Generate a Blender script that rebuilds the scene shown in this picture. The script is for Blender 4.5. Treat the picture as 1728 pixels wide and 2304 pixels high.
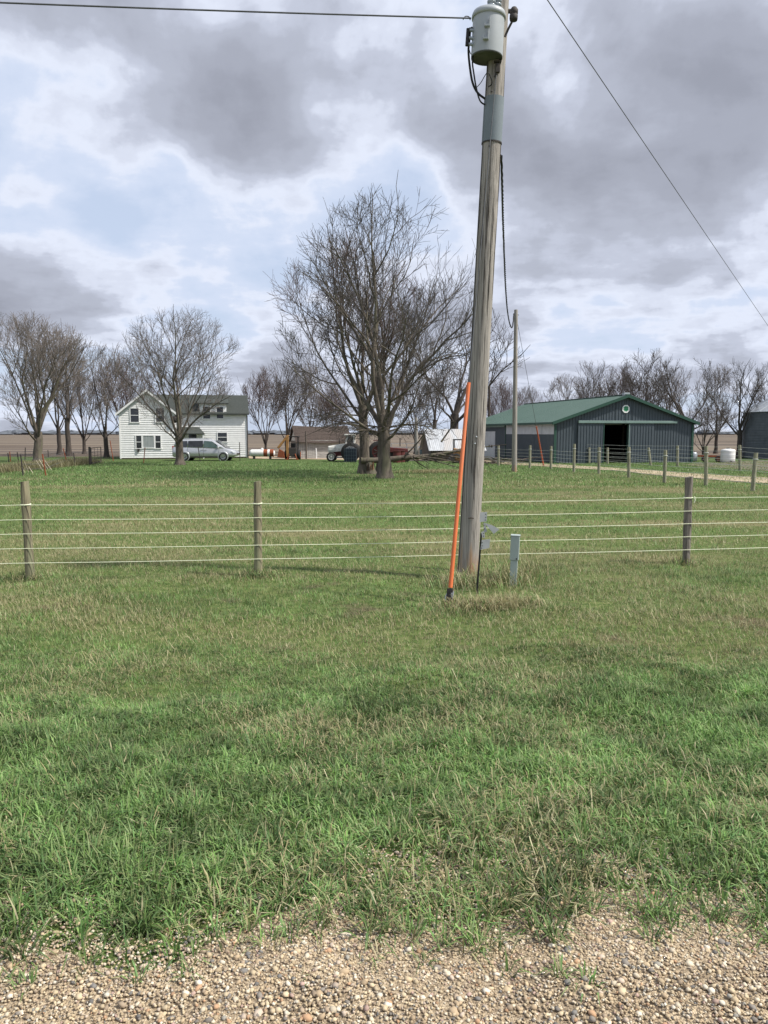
import bpy, math, random
import numpy as np
from mathutils import Vector, Matrix
R = math.radians
for o in list(bpy.data.objects): bpy.data.objects.remove(o)
scene = bpy.context.scene
COL = scene.collection

# ------------------------------------------------------------------ camera
F = 1731.0; CX, CY, HOR = 864.0, 1152.0, 974.0
TH = math.atan((CY - HOR) / F)
EYE = Vector((0, 0, 1.65))
cd = bpy.data.cameras.new('camera'); cam = bpy.data.objects.new('camera', cd); COL.objects.link(cam)
cd.sensor_fit = 'VERTICAL'; cd.sensor_height = 36.0; cd.lens = F / 2304 * 36.0
cd.clip_start = 0.05; cd.clip_end = 9000
cam.location = EYE; cam.rotation_euler = (math.pi / 2 - TH, 0, 0)
scene.camera = cam

# ------------------------------------------------------------------ light
SUN_AZ = 76.0      # degrees to the right of "towards the camera"
SUN_EL = 50.0
sdir = Vector((math.sin(R(SUN_AZ)) * math.cos(R(SUN_EL)), -math.cos(R(SUN_AZ)) * math.cos(R(SUN_EL)), math.sin(R(SUN_EL))))
sl = bpy.data.lights.new('sun', 'SUN'); so = bpy.data.objects.new('sun', sl); COL.objects.link(so)
sl.energy = 3.0; sl.angle = R(3.0); sl.color = (1.0, 0.95, 0.87)
so.rotation_euler = sdir.to_track_quat('Z', 'Y').to_euler()
scene.view_settings.view_transform = 'Standard'; scene.view_settings.look = 'None'
scene.view_settings.exposure = 1.0; scene.view_settings.gamma = 1.0

def pix_dir(px, py):
    f = Vector((0, math.cos(TH), -math.sin(TH))); u = Vector((0, math.sin(TH), math.cos(TH)))
    return (f + Vector((1, 0, 0)) * ((px - CX) / F) + u * ((CY - py) / F))

world = bpy.data.worlds.new('World'); scene.world = world; world.use_nodes = True
def build_sky():
    nt = world.node_tree; nt.nodes.clear(); N = nt.nodes.new; L = nt.links.new
    out = N('ShaderNodeOutputWorld'); bg = N('ShaderNodeBackground'); L(bg.outputs[0], out.inputs[0])
    sky = N('ShaderNodeTexSky'); sky.sky_type = 'NISHITA'; sky.sun_disc = False
    sky.sun_elevation = R(SUN_EL); sky.sun_rotation = math.atan2(sdir.x, sdir.y); sky.air_density = 1.0; sky.dust_density = 1.5
    tc = N('ShaderNodeTexCoord'); sep = N('ShaderNodeSeparateXYZ'); L(tc.outputs['Generated'], sep.inputs[0])
    def M(op, a, b=None, c=None):
        m = N('ShaderNodeMath'); m.operation = op
        for i, v in enumerate((a, b, c)):
            if v is None: continue
            if isinstance(v, (int, float)): m.inputs[i].default_value = v
            else: L(v, m.inputs[i])
        return m.outputs[0]
    zz = M('ADD', M('MAXIMUM', sep.outputs[2], 0.0), 0.17)
    u = M('DIVIDE', sep.outputs[0], zz); v = M('DIVIDE', sep.outputs[1], zz)
    cmb = N('ShaderNodeCombineXYZ'); L(u, cmb.inputs[0]); L(v, cmb.inputs[1]); cmb.inputs[2].default_value = 3.7
    def noise(vec, scale, detail, rough, dist=0.0, off=None):
        n = N('ShaderNodeTexNoise'); n.inputs['Scale'].default_value = scale; n.inputs['Detail'].default_value = detail
        n.inputs['Roughness'].default_value = rough; n.inputs['Distortion'].default_value = dist
        if off:
            ad = N('ShaderNodeVectorMath'); ad.operation = 'ADD'; L(vec, ad.inputs[0]); ad.inputs[1].default_value = off; vec = ad.outputs[0]
        L(vec, n.inputs['Vector']); return n.outputs['Fac']
    big = noise(cmb.outputs[0], 1.0, 9.0, 0.50, 0.0)
    fine = noise(cmb.outputs[0], 3.4, 8.0, 0.52, 0.1, (4.2, 1.3, 2.0))
    dirn = noise(tc.outputs['Generated'], 4.5, 9.0, 0.54, 0.2, (1.0, 2.0, 0.5))
    d = M('ADD', M('MULTIPLY', big, 0.60), M('MULTIPLY', fine, 0.20)); d = M('ADD', d, M('MULTIPLY', dirn, 0.46))
    d = M('MULTIPLY_ADD', M('SUBTRACT', d, 0.63), 3.5, 0.47)
    # large cloud masses and breaks of the sky in view: centre px, angular radius (deg), stretch, weight
    blobs = [(250, 330, 16, 0.15), (560, 390, 11, 0.20), (800, 250, 13, 0.15), (1330, 350, 11, 0.20), (1560, 300, 8, 0.08), (1660, 150, 10, 0.14), (480, 110, 10, 0.08),
             (1275, 190, 4.5, -0.20), (1210, 120, 7, -0.05), (860, 425, 5.5, -0.22), (1000, 480, 6, -0.10), (90, 600, 5, -0.04), (330, 660, 6, -0.05),
             (40, 110, 11, -0.14), (1600, 480, 8, -0.12), (600, 600, 8, -0.05), (1240, 600, 8, -0.14), (110, 470, 7, -0.10), (380, 560, 7, -0.04),
             (190, 640, 4, 0.18), (90, 530, 4, 0.10), (600, 690, 6, 0.12), (1450, 610, 7, 0.08), (1250, 720, 6, 0.05), (900, 700, 8, 0.08), (400, 640, 5, 0.10)]
    for bx_, by_, rad, w in blobs:
        c = pix_dir(bx_, by_).normalized()
        dp = N('ShaderNodeVectorMath'); dp.operation = 'DOT_PRODUCT'; L(tc.outputs['Generated'], dp.inputs[0]); dp.inputs[1].default_value = c
        mr = N('ShaderNodeMapRange'); mr.interpolation_type = 'SMOOTHSTEP'; L(dp.outputs['Value'], mr.inputs['Value'])
        mr.inputs['From Min'].default_value = math.cos(R(rad)); mr.inputs['From Max'].default_value = 1.0
        mr.inputs['To Min'].default_value = 0.0; mr.inputs['To Max'].default_value = w
        d = M('ADD', d, mr.outputs['Result'])
    ramp = N('ShaderNodeValToRGB'); L(M('MULTIPLY', d, 0.7), ramp.inputs[0]); e = ramp.color_ramp.elements; ramp.color_ramp.interpolation = 'B_SPLINE'
    ramp.color_ramp.interpolation = 'EASE'
    e[0].position = 0.10; e[0].color = (0.325, 0.375, 0.475, 1)
    e[1].position = 1.0; e[1].color = (0.155, 0.166, 0.20, 1)
    for p, c in ((0.24, (0.36, 0.405, 0.50)), (0.315, (0.425, 0.455, 0.53)), (0.37, (0.385, 0.412, 0.485)), (0.44, (0.305, 0.327, 0.392)), (0.52, (0.258, 0.276, 0.33)), (0.66, (0.217, 0.231, 0.277)), (0.80, (0.186, 0.198, 0.238))):
        x = e.new(p); x.color = (*c, 1)
    mask = N('ShaderNodeMapRange'); mask.interpolation_type = 'SMOOTHSTEP'; L(d, mask.inputs['Value'])
    mask.inputs['From Min'].default_value = 0.14; mask.inputs['From Max'].default_value = 0.40
    mask.inputs['To Min'].default_value = 0.85; mask.inputs['To Max'].default_value = 1.0
    sc = N('ShaderNodeMixRGB'); sc.blend_type = 'MULTIPLY'; sc.inputs[0].default_value = 1; L(sky.outputs[0], sc.inputs[1]); sc.inputs[2].default_value = (0.09, 0.09, 0.09, 1)
    mx = N('ShaderNodeMixRGB'); L(mask.outputs[0], mx.inputs[0]); L(sc.outputs[0], mx.inputs[1]); L(ramp.outputs[0], mx.inputs[2])
    L(mx.outputs[0], bg.inputs[0]); bg.inputs[1].default_value = 0.93
build_sky()
world.cycles.sampling_method = 'MANUAL'; world.cycles.sample_map_resolution = 512

# ------------------------------------------------------------------ ground shape, pixel helpers
_rs = np.random.RandomState(5); _G = [_rs.rand(256, 256) for _ in range(6)]
def vn(x, y, s, k=0):
    x = np.asarray(x, float) / s + 1000.3; y = np.asarray(y, float) / s + 1000.7
    xi = np.floor(x).astype(int); yi = np.floor(y).astype(int); fx = x - xi; fy = y - yi
    fx = fx * fx * (3 - 2 * fx); fy = fy * fy * (3 - 2 * fy); g = _G[k % 6]; a = xi % 256; b = yi % 256; a1 = (a + 1) % 256; b1 = (b + 1) % 256
    return (g[a, b] * (1 - fx) + g[a1, b] * fx) * (1 - fy) + (g[a, b1] * (1 - fx) + g[a1, b1] * fx) * fy
def fbm(x, y, s, k=0): return (vn(x, y, s, k) + .5 * vn(x, y, s / 2.1, k + 1) + .25 * vn(x, y, s / 4.3, k + 2)) / 1.75
KY = [-60, 2.1, 2.8, 4.0, 5.2, 6.5, 10, 20, 40, 60, 90, 200, 4000]; KZ = [0, 0, -.04, -.16, -.26, -.30, -.30, -.40, -.50, -.58, -.66, -.6, -.6]
def gz(x, y):
    y = np.asarray(y, float); x = np.asarray(x, float)
    z = np.interp(y, KY, KZ)
    amp = np.clip((y - 2.6) / 1.5, 0, 1) * np.clip((16 - y) / 6, 0, 1)
    return z + amp * (0.10 * (vn(x, y, 1.1, 1) - .5) + 0.05 * (vn(x, y, .42, 2) - .5))
def g(x, y): return float(gz(x, y))
def P(px, py, Y):
    r = pix_dir(px, py); return EYE + r * (Y / r.y)
def GP(px, py):
    r = pix_dir(px, py); Y = 10.0
    for _ in range(40):
        h = 1.65 - g(r.x / r.y * Y, Y); Y = Y * .4 + .6 * (h / max(1e-4, -r.z / r.y))
    return Vector((r.x / r.y * Y, Y, g(r.x / r.y * Y, Y)))
def GX(px, Y):
    z = g(0, Y); dep = Y * math.cos(TH) - (z - 1.65) * math.sin(TH)
    x = (px - CX) / F * dep; return Vector((x, Y, g(x, Y)))

# ------------------------------------------------------------------ materials
MATS = {}
def mat(name, c1, c2=None, rough=.8, scale=8.0, metal=0.0, bump=0.0, stretch=(1, 1, 1), c3=None, spec=.3, coat=0.0, contrast=(.35, .65), detail=6, coords='Object'):
    m = bpy.data.materials.new(name); m.use_nodes = True; nt = m.node_tree; N = nt.nodes.new; L = nt.links.new
    b = nt.nodes['Principled BSDF']; b.inputs['Roughness'].default_value = rough; b.inputs['Metallic'].default_value = metal
    b.inputs['Specular IOR Level'].default_value = spec; b.inputs['Coat Weight'].default_value = coat
    if c2 is None: c2 = tuple(v * .8 for v in c1)
    tc = N('ShaderNodeTexCoord'); mp = N('ShaderNodeMapping'); mp.inputs['Scale'].default_value = stretch; L(tc.outputs[coords], mp.inputs[0])
    n = N('ShaderNodeTexNoise'); n.inputs['Scale'].default_value = scale; n.inputs['Detail'].default_value = detail; n.inputs['Roughness'].default_value = .62; L(mp.outputs[0], n.inputs['Vector'])
    r = N('ShaderNodeValToRGB'); L(n.outputs['Fac'], r.inputs[0]); e = r.color_ramp.elements
    e[0].position = contrast[0]; e[0].color = (*c1, 1); e[1].position = contrast[1]; e[1].color = (*c2, 1)
    colr = r.outputs[0]
    if c3:
        n2 = N('ShaderNodeTexNoise'); n2.inputs['Scale'].default_value = scale * .31; n2.inputs['Detail'].default_value = 4; L(mp.outputs[0], n2.inputs['Vector'])
        r2 = N('ShaderNodeValToRGB'); r2.color_ramp.elements[0].position = .5; r2.color_ramp.elements[1].position = .68; L(n2.outputs['Fac'], r2.inputs[0])
        mx = N('ShaderNodeMixRGB'); L(r2.outputs[0], mx.inputs[0]); L(colr, mx.inputs[1]); mx.inputs[2].default_value = (*c3, 1); colr = mx.outputs[0]
    L(colr, b.inputs['Base Color'])
    if bump:
        bp = N('ShaderNodeBump'); bp.inputs['Strength'].default_value = bump; bp.inputs['Distance'].default_value = .02; L(n.outputs['Fac'], bp.inputs['Height']); L(bp.outputs[0], b.inputs['Normal'])
    MATS[name] = m; return m
pole_wood = mat('pole_wood', (.37, .34, .305), (.13, .118, .105), .9, 9, stretch=(8, 8, .13), bump=.7, c3=(.26, .242, .22), contrast=(.44, .66))
def stain(m):
    nt = m.node_tree; N = nt.nodes.new; L = nt.links.new; b = nt.nodes['Principled BSDF']; src = b.inputs['Base Color'].links[0].from_socket
    tc = N('ShaderNodeTexCoord'); sp = N('ShaderNodeSeparateXYZ'); L(tc.outputs['Object'], sp.inputs[0])
    mp = N('ShaderNodeMapping'); mp.inputs['Scale'].default_value = (9, 9, 1.1); L(tc.outputs['Object'], mp.inputs[0]); n = N('ShaderNodeTexNoise'); n.inputs['Scale'].default_value = 2; n.inputs['Detail'].default_value = 6; L(mp.outputs[0], n.inputs['Vector'])
    ma = N('ShaderNodeMath'); ma.operation = 'MULTIPLY_ADD'; L(sp.outputs[2], ma.inputs[0]); ma.inputs[1].default_value = -.55; L(n.outputs[0], ma.inputs[2])
    r = N('ShaderNodeMapRange'); L(ma.outputs[0], r.inputs[0]); r.inputs[1].default_value = .28; r.inputs[2].default_value = .55; r.inputs[4].default_value = .8
    mx = N('ShaderNodeMixRGB'); L(r.outputs[0], mx.inputs[0]); L(src, mx.inputs[1]); mx.inputs[2].default_value = (.34, .19, .085, 1); L(mx.outputs[0], b.inputs['Base Color'])
stain(pole_wood)
post_wood = mat('post_wood', (.30, .27, .17), (.10, .085, .06), .9, 9, stretch=(5, 5, .3), bump=.5, c3=(.19, .20, .12))
post_grey = mat('post_grey', (.26, .23, .20), (.06, .052, .045), .9, 9, stretch=(5, 5, .3), bump=.6, c3=(.14, .125, .11))
far_post = mat('far_post', (.34, .33, .24), (.17, .16, .11), .9, 6, stretch=(4, 4, .4))
old_board = mat('old_board', (.50, .48, .45), (.24, .225, .21), .9, 4, stretch=(.5, 4, 4), c3=(.36, .345, .32))
dark_board = mat('dark_board', (.14, .115, .095), (.06, .05, .045), .9, 4, stretch=(.5, 4, 4))
shingle_brown = mat('shingle_brown', (.092, .068, .056), (.045, .036, .031), .95, 12, bump=.4)
shingle_green = mat('shingle_green', (.062, .070, .064), (.040, .046, .042), .95, 14, bump=.3)
siding = mat('white_siding', (.78, .78, .77), (.70, .70, .69), .55, 3)
trim_white = mat('trim_white', (.80, .80, .79), (.74, .74, .73), .5, 3)
foundation = mat('foundation', (.33, .25, .20), (.22, .17, .14), .9, 6)
glass = mat('window_glass', (.018, .021, .026), (.03, .034, .04), .08, 3, spec=.6)
curtain = mat('curtain', (.34, .37, .37), (.20, .22, .22), .8, 10, stretch=(3, 1, .1))
barn_steel = mat('barn_steel', (.068, .085, .10), (.060, .076, .09), .5, 1.2, spec=.35)
barn_trim = mat('barn_trim', (.028, .075, .055), (.024, .066, .048), .5, 2)
barn_roof = mat('barn_roof', (.070, .116, .096), (.061, .104, .086), .5, .6, spec=.35)
track_metal = mat('track_metal', (.19, .27, .245), (.16, .23, .21), .5, 3)
pale_panel = mat('pale_panel', (.50, .51, .53), (.42, .43, .45), .6, 2)
sign_white = mat('sign_white', (.82, .83, .82), (.78, .79, .78), .5, 3)
sign_green = mat('sign_green', (.02, .23, .10), (.018, .2, .09), .5, 3)
galv = mat('galvanised', (.40, .43, .46), (.30, .325, .35), .45, 5, metal=.35, c3=(.36, .38, .40))
galv_dark = mat('galvanised_weathered', (.115, .13, .145), (.085, .097, .11), .6, 2.5, metal=.15, c3=(.10, .115, .13))
tin_roof = mat('tin_roof', (.46, .48, .50), (.32, .33, .345), .5, 2.2, metal=.2, stretch=(2, .6, .6), c3=(.40, .385, .37))
sleeve_metal = mat('sleeve_metal', (.20, .23, .25), (.17, .20, .22), .8, 3, metal=.0, spec=.15)
xfmr_grey = mat('transformer_grey', (.37, .395, .415), (.335, .36, .375), .42, 3)
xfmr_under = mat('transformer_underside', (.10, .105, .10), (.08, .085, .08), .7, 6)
porcelain = mat('porcelain', (.30, .34, .38), (.26, .3, .33), .2, 3, spec=.6)
black = mat('black_rubber', (.012, .012, .013), (.02, .02, .02), .6, 8)
dark_iron = mat('dark_iron', (.035, .032, .03), (.06, .05, .045), .7, 10)
wire_grey = mat('wire_grey', (.10, .105, .115), (.07, .075, .08), .6, 10)
rope = mat('fence_rope', (.80, .82, .62), (.70, .73, .54), .7, 40)
rope_far = mat('fence_rope_far', (.42, .44, .40), (.34, .36, .33), .7, 40)
orange = mat('orange_plastic', (.66, .165, .055), (.58, .14, .045), .55, 5, spec=.35, stretch=(1, 1, .25), c3=(.62, .19, .085))
orange_faded = mat('orange_faded', (.50, .13, .07), (.42, .11, .06), .6, 4)
tele_green = mat('pedestal_green', (.36, .42, .40), (.31, .365, .35), .5, 5)
plate_grey = mat('plate_aluminium', (.46, .48, .49), (.38, .395, .41), .45, 7, metal=.3)
bark = mat('bark', (.155, .13, .105), (.055, .046, .038), .95, 9, stretch=(1, 1, .22), bump=.9, c3=(.11, .105, .07))
bark_dark = mat('bark_dark', (.085, .07, .06), (.045, .038, .033), .95, 6, stretch=(1, 1, .3), bump=.5)
twig = mat('twig_bark', (.105, .092, .082), (.062, .053, .048), .9, 2)
twig_red = mat('twig_red', (.13, .092, .082), (.08, .058, .053), .9, 2)
twig_pale = mat('twig_pale', (.19, .165, .148), (.12, .102, .092), .9, 2)
heartwood = mat('heartwood', (.30, .155, .075), (.07, .042, .028), .9, 7, stretch=(2, 2, .3), bump=.6)
silver = mat('silver_paint', (.55, .56, .575), (.52, .53, .545), .3, 2, metal=.55, coat=.6)
rim_metal = mat('rim_metal', (.50, .51, .53), (.42, .43, .45), .35, 6, metal=.6)
tyre = mat('tyre', (.02, .02, .021), (.035, .033, .031), .85, 12)
yellow = mat('machine_yellow', (.42, .22, .075), (.24, .12, .045), .55, 4)
red = mat('machine_red', (.115, .026, .022), (.07, .02, .018), .6, 4)
mwhite = mat('machine_white', (.74, .73, .69), (.48, .47, .43), .5, 4)
rust = mat('rust', (.30, .085, .035), (.18, .055, .03), .9, 9)
poly_white = mat('poly_tank', (.74, .74, .72), (.68, .68, .66), .5, 3)
cage_blue = mat('cage_blue', (.012, .018, .03), (.02, .026, .04), .7, 4)
teal_paint = mat('teal_paint', (.08, .115, .13), (.055, .08, .09), .7, 4)
pale_wood = mat('pale_lath', (.52, .45, .35), (.38, .32, .24), .9, 6)
clear_red = mat('lens_red', (.4, .02, .02), (.35, .02, .02), .2, 3)
clear_lens = mat('lens_clear', (.6, .62, .64), (.55, .57, .6), .15, 3)

def attr_mat(name, rough=.8, transl=.0, attr='Col', spec=.2, bump=0.0):
    m = bpy.data.materials.new(name); m.use_nodes = True; nt = m.node_tree; N = nt.nodes.new; L = nt.links.new
    b = nt.nodes['Principled BSDF']; b.inputs['Roughness'].default_value = rough; b.inputs['Specular IOR Level'].default_value = spec
    a = N('ShaderNodeAttribute'); a.attribute_name = attr
    L(a.outputs['Color'], b.inputs['Base Color'])
    if transl:
        t = N('ShaderNodeBsdfTranslucent'); L(a.outputs['Color'], t.inputs[0]); mx = N('ShaderNodeMixShader'); mx.inputs[0].default_value = transl
        L(b.outputs[0], mx.inputs[1]); L(t.outputs[0], mx.inputs[2]); L(mx.outputs[0], nt.nodes['Material Output'].inputs[0])
    return m
grass_mat = attr_mat('grass_blade', .55, .24, spec=.25)
stone_mat = attr_mat('gravel_stone', .85, 0, spec=.25)

# ------------------------------------------------------------------ mesh tools
class MB:
    def __init__(s): s.v = []; s.f = []; s.sm = []
    def add(s, vs, fs, smooth=False):
        k = len(s.v); s.v += [tuple(v) for v in vs]; s.f += [tuple(i + k for i in f) for f in fs]; s.sm += [smooth] * len(fs); return s
    def box(s, c, d, rot=None, taper=1.0):
        x, y, z = (d[0] / 2, d[1] / 2, d[2] / 2); vs = []
        for sz in (-1, 1):
            t = taper if sz > 0 else 1
            for sx, sy in ((-1, -1), (1, -1), (1, 1), (-1, 1)): vs.append(Vector((sx * x * t, sy * y * t, sz * z)))
        if rot is not None: vs = [rot @ v for v in vs]
        vs = [v + Vector(c) for v in vs]
        return s.add(vs, [(3, 2, 1, 0), (4, 5, 6, 7), (0, 1, 5, 4), (1, 2, 6, 5), (2, 3, 7, 6), (3, 0, 4, 7)])
    def tube(s, pts, rad, n=8, cap=True):
        pts = [Vector(p) for p in pts]; rr = rad if hasattr(rad, '__len__') else [rad] * len(pts)
        vs = []; fs = []; up = None
        for i, p in enumerate(pts):
            t = (pts[min(i + 1, len(pts) - 1)] - pts[max(i - 1, 0)])
            t = t.normalized() if t.length > 1e-9 else Vector((0, 0, 1))
            if up is None: up = Vector((1, 0, 0)) if abs(t.x) < .8 else Vector((0, 1, 0))
            a = (up - t * up.dot(t)).normalized(); up = a; b = t.cross(a)
            for k in range(n):
                q = 2 * math.pi * k / n; vs.append(p + (a * math.cos(q) + b * math.sin(q)) * rr[i])
        for i in range(len(pts) - 1):
            for k in range(n): fs.append((i * n + k, i * n + (k + 1) % n, (i + 1) * n + (k + 1) % n, (i + 1) * n + k))
        s.add(vs, fs, True)
        if cap:
            s.add(vs[:n], [tuple(reversed(range(n)))]); s.add(vs[-n:], [tuple(range(n))])
        return s
    def lathe(s, prof, c=(0, 0, 0), n=20, axis='z', smooth=True):
        vs = []; fs = []
        for r, h in prof:
            for k in range(n):
                q = 2 * math.pi * k / n; a, b = r * math.cos(q), r * math.sin(q)
                v = {'z': (a, b, h), 'y': (a, h, b), 'x': (h, a, b)}[axis]; vs.append(Vector(v) + Vector(c))
        for i in range(len(prof) - 1):
            for k in range(n): fs.append((i * n + k, i * n + (k + 1) % n, (i + 1) * n + (k + 1) % n, (i + 1) * n + k))
        if axis == 'y': fs = [tuple(reversed(f)) for f in fs]
        return s.add(vs, fs, smooth)
    def prism(s, poly, y0, y1, plane='xz'):
        n = len(poly); mk = (lambda a, b, c: (a, c, b)) if plane == 'xz' else (lambda a, b, c: (c, a, b)) if plane == 'yz' else (lambda a, b, c: (a, b, c))
        vs = [mk(a, b, y0) for a, b in poly] + [mk(a, b, y1) for a, b in poly]
        fs = [tuple(range(n)), tuple(reversed(range(n, 2 * n)))] + [(i, i + n, (i + 1) % n + n, (i + 1) % n) for i in range(n)]
        return s.add(vs, fs)
    def mesh(s, name):
        me = bpy.data.meshes.new(name); me.from_pydata(s.v, [], s.f); me.polygons.foreach_set('use_smooth', s.sm); me.update(); return me
    def build(s, name, m, parent=None, bevel=0.0, fixn=True):
        me = s.mesh(name); me.materials.append(m)
        if fixn:
            import bmesh
            bm = bmesh.new(); bm.from_mesh(me); bmesh.ops.recalc_face_normals(bm, faces=bm.faces); bm.to_mesh(me); bm.free()
        o = bpy.data.objects.new(name, me); COL.objects.link(o); o.parent = parent
        if bevel:
            md = o.modifiers.new('bevel', 'BEVEL'); md.width = bevel; md.segments = 2; md.limit_method = 'ANGLE'
        return o
def tag(o, label=None, cat=None, group=None, kind=None):
    if label: o['label'] = label
    if cat: o['category'] = cat
    if group: o['group'] = group
    if kind: o['kind'] = kind
    return o
def thing(name, label, cat, loc=(0, 0, 0), rz=0, group=None):
    o = bpy.data.objects.new(name, None); COL.objects.link(o); o.location = loc; o.rotation_euler = (0, 0, rz); o.empty_display_size = .2
    return tag(o, label, cat, group)
def link_mesh(name, me, parent=None, loc=(0, 0, 0), rot=(0, 0, 0), scale=(1, 1, 1)):
    o = bpy.data.objects.new(name, me); COL.objects.link(o); o.parent = parent; o.location = loc; o.rotation_euler = rot; o.scale = scale; return o
def tri_mesh(name, V, T, m, col=None, smooth=False):
    me = bpy.data.meshes.new(name); V = np.ascontiguousarray(V, np.float32); T = np.ascontiguousarray(T, np.int32)
    me.vertices.add(len(V)); me.vertices.foreach_set('co', V.ravel()); me.loops.add(T.size); me.loops.foreach_set('vertex_index', T.ravel())
    me.polygons.add(len(T)); me.polygons.foreach_set('loop_start', np.arange(0, T.size, 3, dtype=np.int32))
    me.polygons.foreach_set('use_smooth', np.full(len(T), smooth)); me.update(calc_edges=True)
    if col is not None:
        a = me.color_attributes.new('Col', 'FLOAT_COLOR', 'POINT'); c4 = np.ones((len(V), 4), np.float32); c4[:, :3] = col; a.data.foreach_set('color', c4.ravel())
    me.materials.append(m); return me

# ------------------------------------------------------------------ ground
def geo_axis(lo, hi, d0, k):
    out = [0.0]; d = d0
    while out[-1] < hi: out.append(out[-1] + d); d *= k
    neg = [0.0]; d = d0
    while neg[-1] > lo: neg.append(neg[-1] - d); d *= k
    return np.array(sorted(set(neg[1:] + out)))
def ground_material():
    m = bpy.data.materials.new('ground_soil_turf'); m.use_nodes = True; nt = m.node_tree; N = nt.nodes.new; L = nt.links.new; b = nt.nodes['Principled BSDF']
    b.inputs['Roughness'].default_value = .95; b.inputs['Specular IOR Level'].default_value = .1
    ge = N('ShaderNodeNewGeometry'); sp = N('ShaderNodeSeparateXYZ'); L(ge.outputs['Position'], sp.inputs[0])
    def noise(sx, sy, detail=5, rough=.6, off=0):
        mp = N('ShaderNodeMapping'); mp.inputs['Scale'].default_value = (sx, sy, .0); mp.inputs['Location'].default_value = (off, off * 1.7, 0); L(ge.outputs['Position'], mp.inputs[0])
        n = N('ShaderNodeTexNoise'); n.inputs['Scale'].default_value = 1; n.inputs['Detail'].default_value = detail; n.inputs['Roughness'].default_value = rough; L(mp.outputs[0], n.inputs['Vector']); return n.outputs['Fac']
    def ramp(f, stops):
        r = N('ShaderNodeValToRGB'); L(f, r.inputs[0]); e = r.color_ramp.elements
        e[0].position, e[0].color = stops[0][0], (*stops[0][1], 1); e[1].position, e[1].color = stops[-1][0], (*stops[-1][1], 1)
        for p, c in stops[1:-1]: x = e.new(p); x.color = (*c, 1)
        return r.outputs[0]
    def mix(f, a, c):
        x = N('ShaderNodeMixRGB'); L(f, x.inputs[0]); L(a, x.inputs[1]); L(c, x.inputs[2]); return x.outputs[0]
    def rng(v, a, c):
        r = N('ShaderNodeMapRange'); r.interpolation_type = 'SMOOTHSTEP'; L(v, r.inputs[0]); r.inputs[1].default_value = a; r.inputs[2].default_value = c; return r.outputs[0]
    def add(a, k, c):
        x = N('ShaderNodeMath'); x.operation = 'MULTIPLY_ADD'; L(a, x.inputs[0]); x.inputs[1].default_value = k; L(c, x.inputs[2]); return x.outputs[0]
    fine = noise(9, 9, 8, .7)
    turf = ramp(fine, [(.30, (.034, .050, .015)), (.50, (.088, .128, .036)), (.72, (.190, .195, .085))])
    thatch = ramp(noise(9, 9, 8, .7, 5), [(.3, (.075, .075, .032)), (.5, (.18, .165, .082)), (.75, (.31, .27, .15))])
    lush = ramp(noise(8, 8, 8, .7, 3), [(.3, (.034, .052, .018)), (.5, (.070, .108, .033)), (.75, (.125, .155, .058))])
    patch = noise(.14, .34, 6, .65, 2)
    lawn = mix(rng(patch, .47, .64), turf, thatch)
    l2 = rng(add(noise(.05, .09, 4, .6, 9), 40.0, sp.outputs[1]), 44, 66)
    lawn = mix(l2, lawn, lush)
    soil = ramp(noise(14, 14, 8, .7, 1), [(.3, (.055, .045, .028)), (.55, (.13, .112, .065)), (.75, (.22, .19, .12))])
    near = rng(sp.outputs[1], 8.0, 13.0)
    lawn = mix(near, mix(rng(noise(1.5, 1.5, 4, .6, 7), .28, .46), soil, turf), lawn)
    field = ramp(noise(.006, .060, 6, .6, 4), [(.28, (.060, .050, .042)), (.42, (.105, .083, .066)), (.50, (.19, .155, .115)), (.56, (.085, .070, .060)), (.64, (.13, .104, .084)), (.75, (.075, .08, .045))])
    edge = rng(add(noise(.06, .06, 5, .6, 6), 14.0, sp.outputs[1]), 78, 84)
    col = mix(edge, lawn, field)
    L(col, b.inputs['Base Color'])
    bp = N('ShaderNodeBump'); bp.inputs['Strength'].default_value = .8; bp.inputs['Distance'].default_value = .03; L(fine, bp.inputs['Height']); L(bp.outputs[0], b.inputs['Normal'])
    return m
def build_ground():
    xs = geo_axis(-3500, 3500, .16, 1.055); ys = geo_axis(-60, 3800, .16, 1.042)
    X, Y = np.meshgrid(xs, ys); Z = gz(X, Y); V = np.stack([X.ravel(), Y.ravel(), Z.ravel()], 1)
    nx, ny = len(xs), len(ys); i = np.arange((ny - 1) * (nx - 1)); r = i // (nx - 1); c = i % (nx - 1); a = r * nx + c
    T = np.concatenate([np.stack([a, a + 1, a + nx + 1], 1), np.stack([a, a + nx + 1, a + nx], 1)])
    me = tri_mesh('ground', V, T, ground_material(), smooth=True)
    tag(link_mesh('ground', me), 'grassy ground running out to brown ploughed fields at the horizon', 'ground', kind='structure')
build_ground()

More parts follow.
